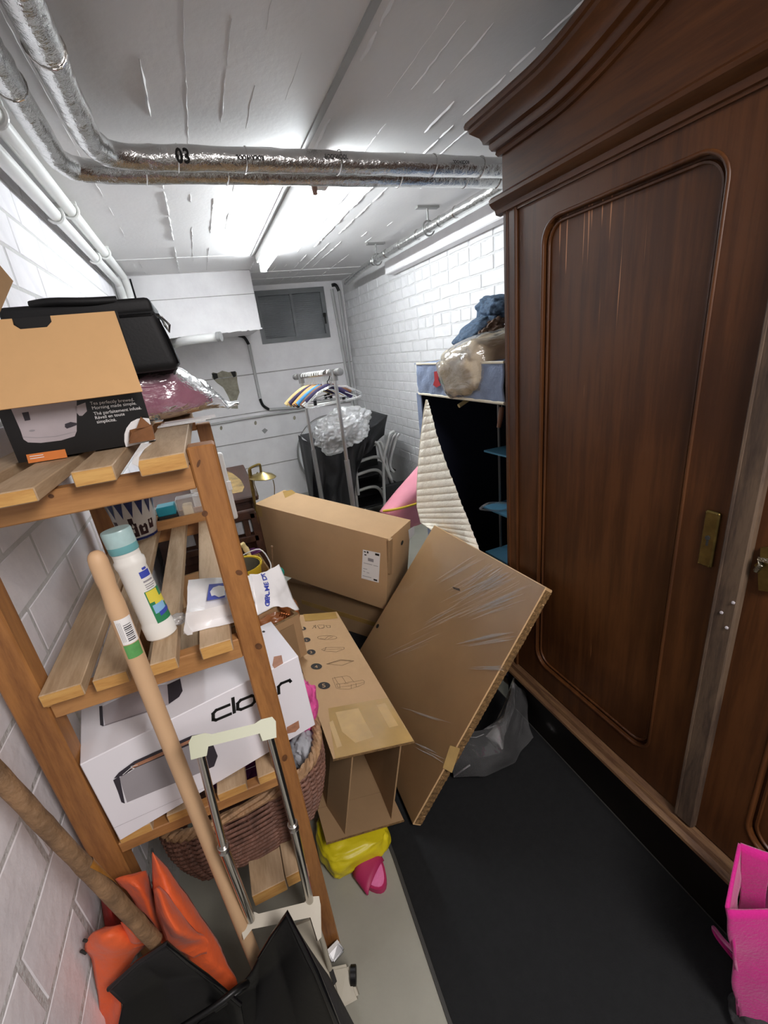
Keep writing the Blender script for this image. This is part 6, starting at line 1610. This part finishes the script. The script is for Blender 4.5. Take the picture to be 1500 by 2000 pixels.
# brass lamp, dark chest, dark chair, white board
lm_ = thing('brass_lamp', 'slender brass reading lamp with round shade standing before the dark chest', 'lamp', at(506, 1085, y=2.2))
LY = 2.2
g = at(510, 1100, y=LY)
obj('stem', tube(new(), curve_pts([Vector((g.x-.01, LY, .03)), g, at(502, 1010, y=LY), at(493, 960, y=LY), at(487, 925, y=LY), at(487, 917, y=LY), at(491, 913, y=LY), at(505, 907, y=LY), at(508, 910, y=LY), at(510, 925, y=LY)], 5), .006, 8), 'old_brass', lm_, True, smooth=True)
obj('second_stem', tube(new(), [at(489, 916, y=LY+.01), at(496, 960, y=LY+.01), at(509, 1080, y=LY+.01)], .004, 8), 'old_brass', lm_, True, smooth=True)
sc_ = at(513, 930, y=LY)
bm = new(); lathe(bm, [(.064, -.008), (.066, -.005), (.050, .008), (.02, .017), (.008, .022), (.0, .022)], 32, Matrix.Translation(sc_) @ Matrix.Rotation(math.radians(6), 4, 'Y')); obj('shade', bm, 'brass', lm_, True, smooth=50)
bm = new(); lathe(bm, [(0, -.004), (.05, -.008), (.064, -.0078)], 32, Matrix.Translation(sc_) @ Matrix.Rotation(math.radians(6), 4, 'Y')); obj('shade_inside', bm, 'print_greylight', lm_, True, smooth=50)
for q in ([(503, 922), (496, 940), (500, 955), (505, 970)], [(533, 937), (536, 950), (536, 966)]): obj('wire_loop', tube(new(), curve_pts([at(x, y, y=LY) for x, y in q], 4), .0022, 6), 'old_brass', lm_, True, smooth=True)
bm = new(); lathe(bm, [(0, 0), (.09, 0), (.09, .012), (.02, .03), (0, .03)], 28, Matrix.Translation((g.x-.01, LY, .001))); obj('lamp_base', bm, 'old_brass', lm_, True, smooth=40)

dc = thing('dark_chest', 'old dark wooden chest with pale worn patch on its lid near the left wall', 'chest', (-.13, 2.72, 0))
bm = new(); boxb(bm, (-.40, 2.28, .872), (.140, 3.10, .9), .006); obj('lid', bm, 'dark_wood', dc, True)
bm = new(); boxb(bm, (-.385, 2.30, .08), (.12, 3.08, .872), .004); obj('chest_body', bm, 'dark_wood', dc, True)
for z in (.80, .60, .36): bm = new(); boxb(bm, (-.37, 2.29, z), (.105, 2.30, z+.06), .003); obj('front_moulding', bm, 'dark_wood', dc, True)
for x in (-.37, .08):
    for y in (2.33, 3.02): obj('foot', boxb(new(), (x, y, 0), (x+.03, y+.03, .08)), 'dark_wood', dc, True)
bm = new(); prism(bm, [[(-.14, 2.42), (.07, 2.40), (.09, 2.5), (.085, 2.68), (.05, 2.9), (.02, 3.0), (-.12, 2.98)]], .9001, .9007); obj('worn_patch', bm, 'bleached', dc, True, label='pale bleached patch on the lid')
dch = thing('dark_chair', 'dark brown slatted wooden chair in front of the old chest', 'chair', (-.08, 2.05, 0))
CB = 2.12
x_, z_ = at(496, 1002, y=CB).x, at(496, 1002, y=CB).z
zl = at(470, 1052, y=CB).z
obj('top_rail', boxb(new(), (-.30, CB, z_-.03), (x_+.006, CB+.025, z_+.02), .006), 'dark_wood', dch, True)
obj('lower_rail', boxb(new(), (-.30, CB, zl-.035), (x_+.0, CB+.022, zl), .004), 'dark_wood', dch, True)
for xx in (-.28, -.20, -.12, -.045, .03, x_-.02): obj('back_slat', boxb(new(), (xx, CB+.004, zl-.01), (xx+.028, CB+.018, z_-.02), .003), 'dark_wood', dch, True)
obj('seat', boxb(new(), (-.32, 1.68, .43), (x_+.02, CB+.03, .46), .008), 'dark_wood', dch, True)
for xx in (-.30, x_-.02):
    obj('leg', boxb(new(), (xx, CB, 0), (xx+.03, CB+.03, z_)), 'dark_wood', dch, True); obj('leg', boxb(new(), (xx, 1.70, 0), (xx+.03, 1.73, .43)), 'dark_wood', dch, True)
bm = new(); boxb(bm, (-.30, CB+.030, zl+.01), (x_-.01, CB+.034, z_-.02)); obj('gap_panel', bm, 'grey_cloth', dch, True, label='pale panel standing for the white wall seen between the slats')  # stands in for the white wall showing through the chair back
wp = thing('white_board', 'white padded board standing on end behind the right shelf post', 'board', (-.06, 1.8, 0))
w0, w1 = at(426, 884, y=1.82), at(463, 1012, y=1.82)
bm = new(); box(bm, (w0.x-.06, 1.82, (w0.z+w1.z)/2), (.15, .03, w0.z-w1.z), None, .012, 3); obj('board_body', bm, 'white_plastic', wp, True, smooth=40)
obj('board_leg', tube(new(), [(w0.x-.06, 1.82, w1.z+.01), (w0.x-.06, 1.82, 0)], .012, 8), 'tube_grey', wp, True)
obj('board_clip', boxb(new(), (w0.x+.002, 1.80, (w0.z*.45+w1.z*.55)), (w0.x+.02, 1.806, (w0.z*.45+w1.z*.55)+.04), .003), 'print_white', wp, True)
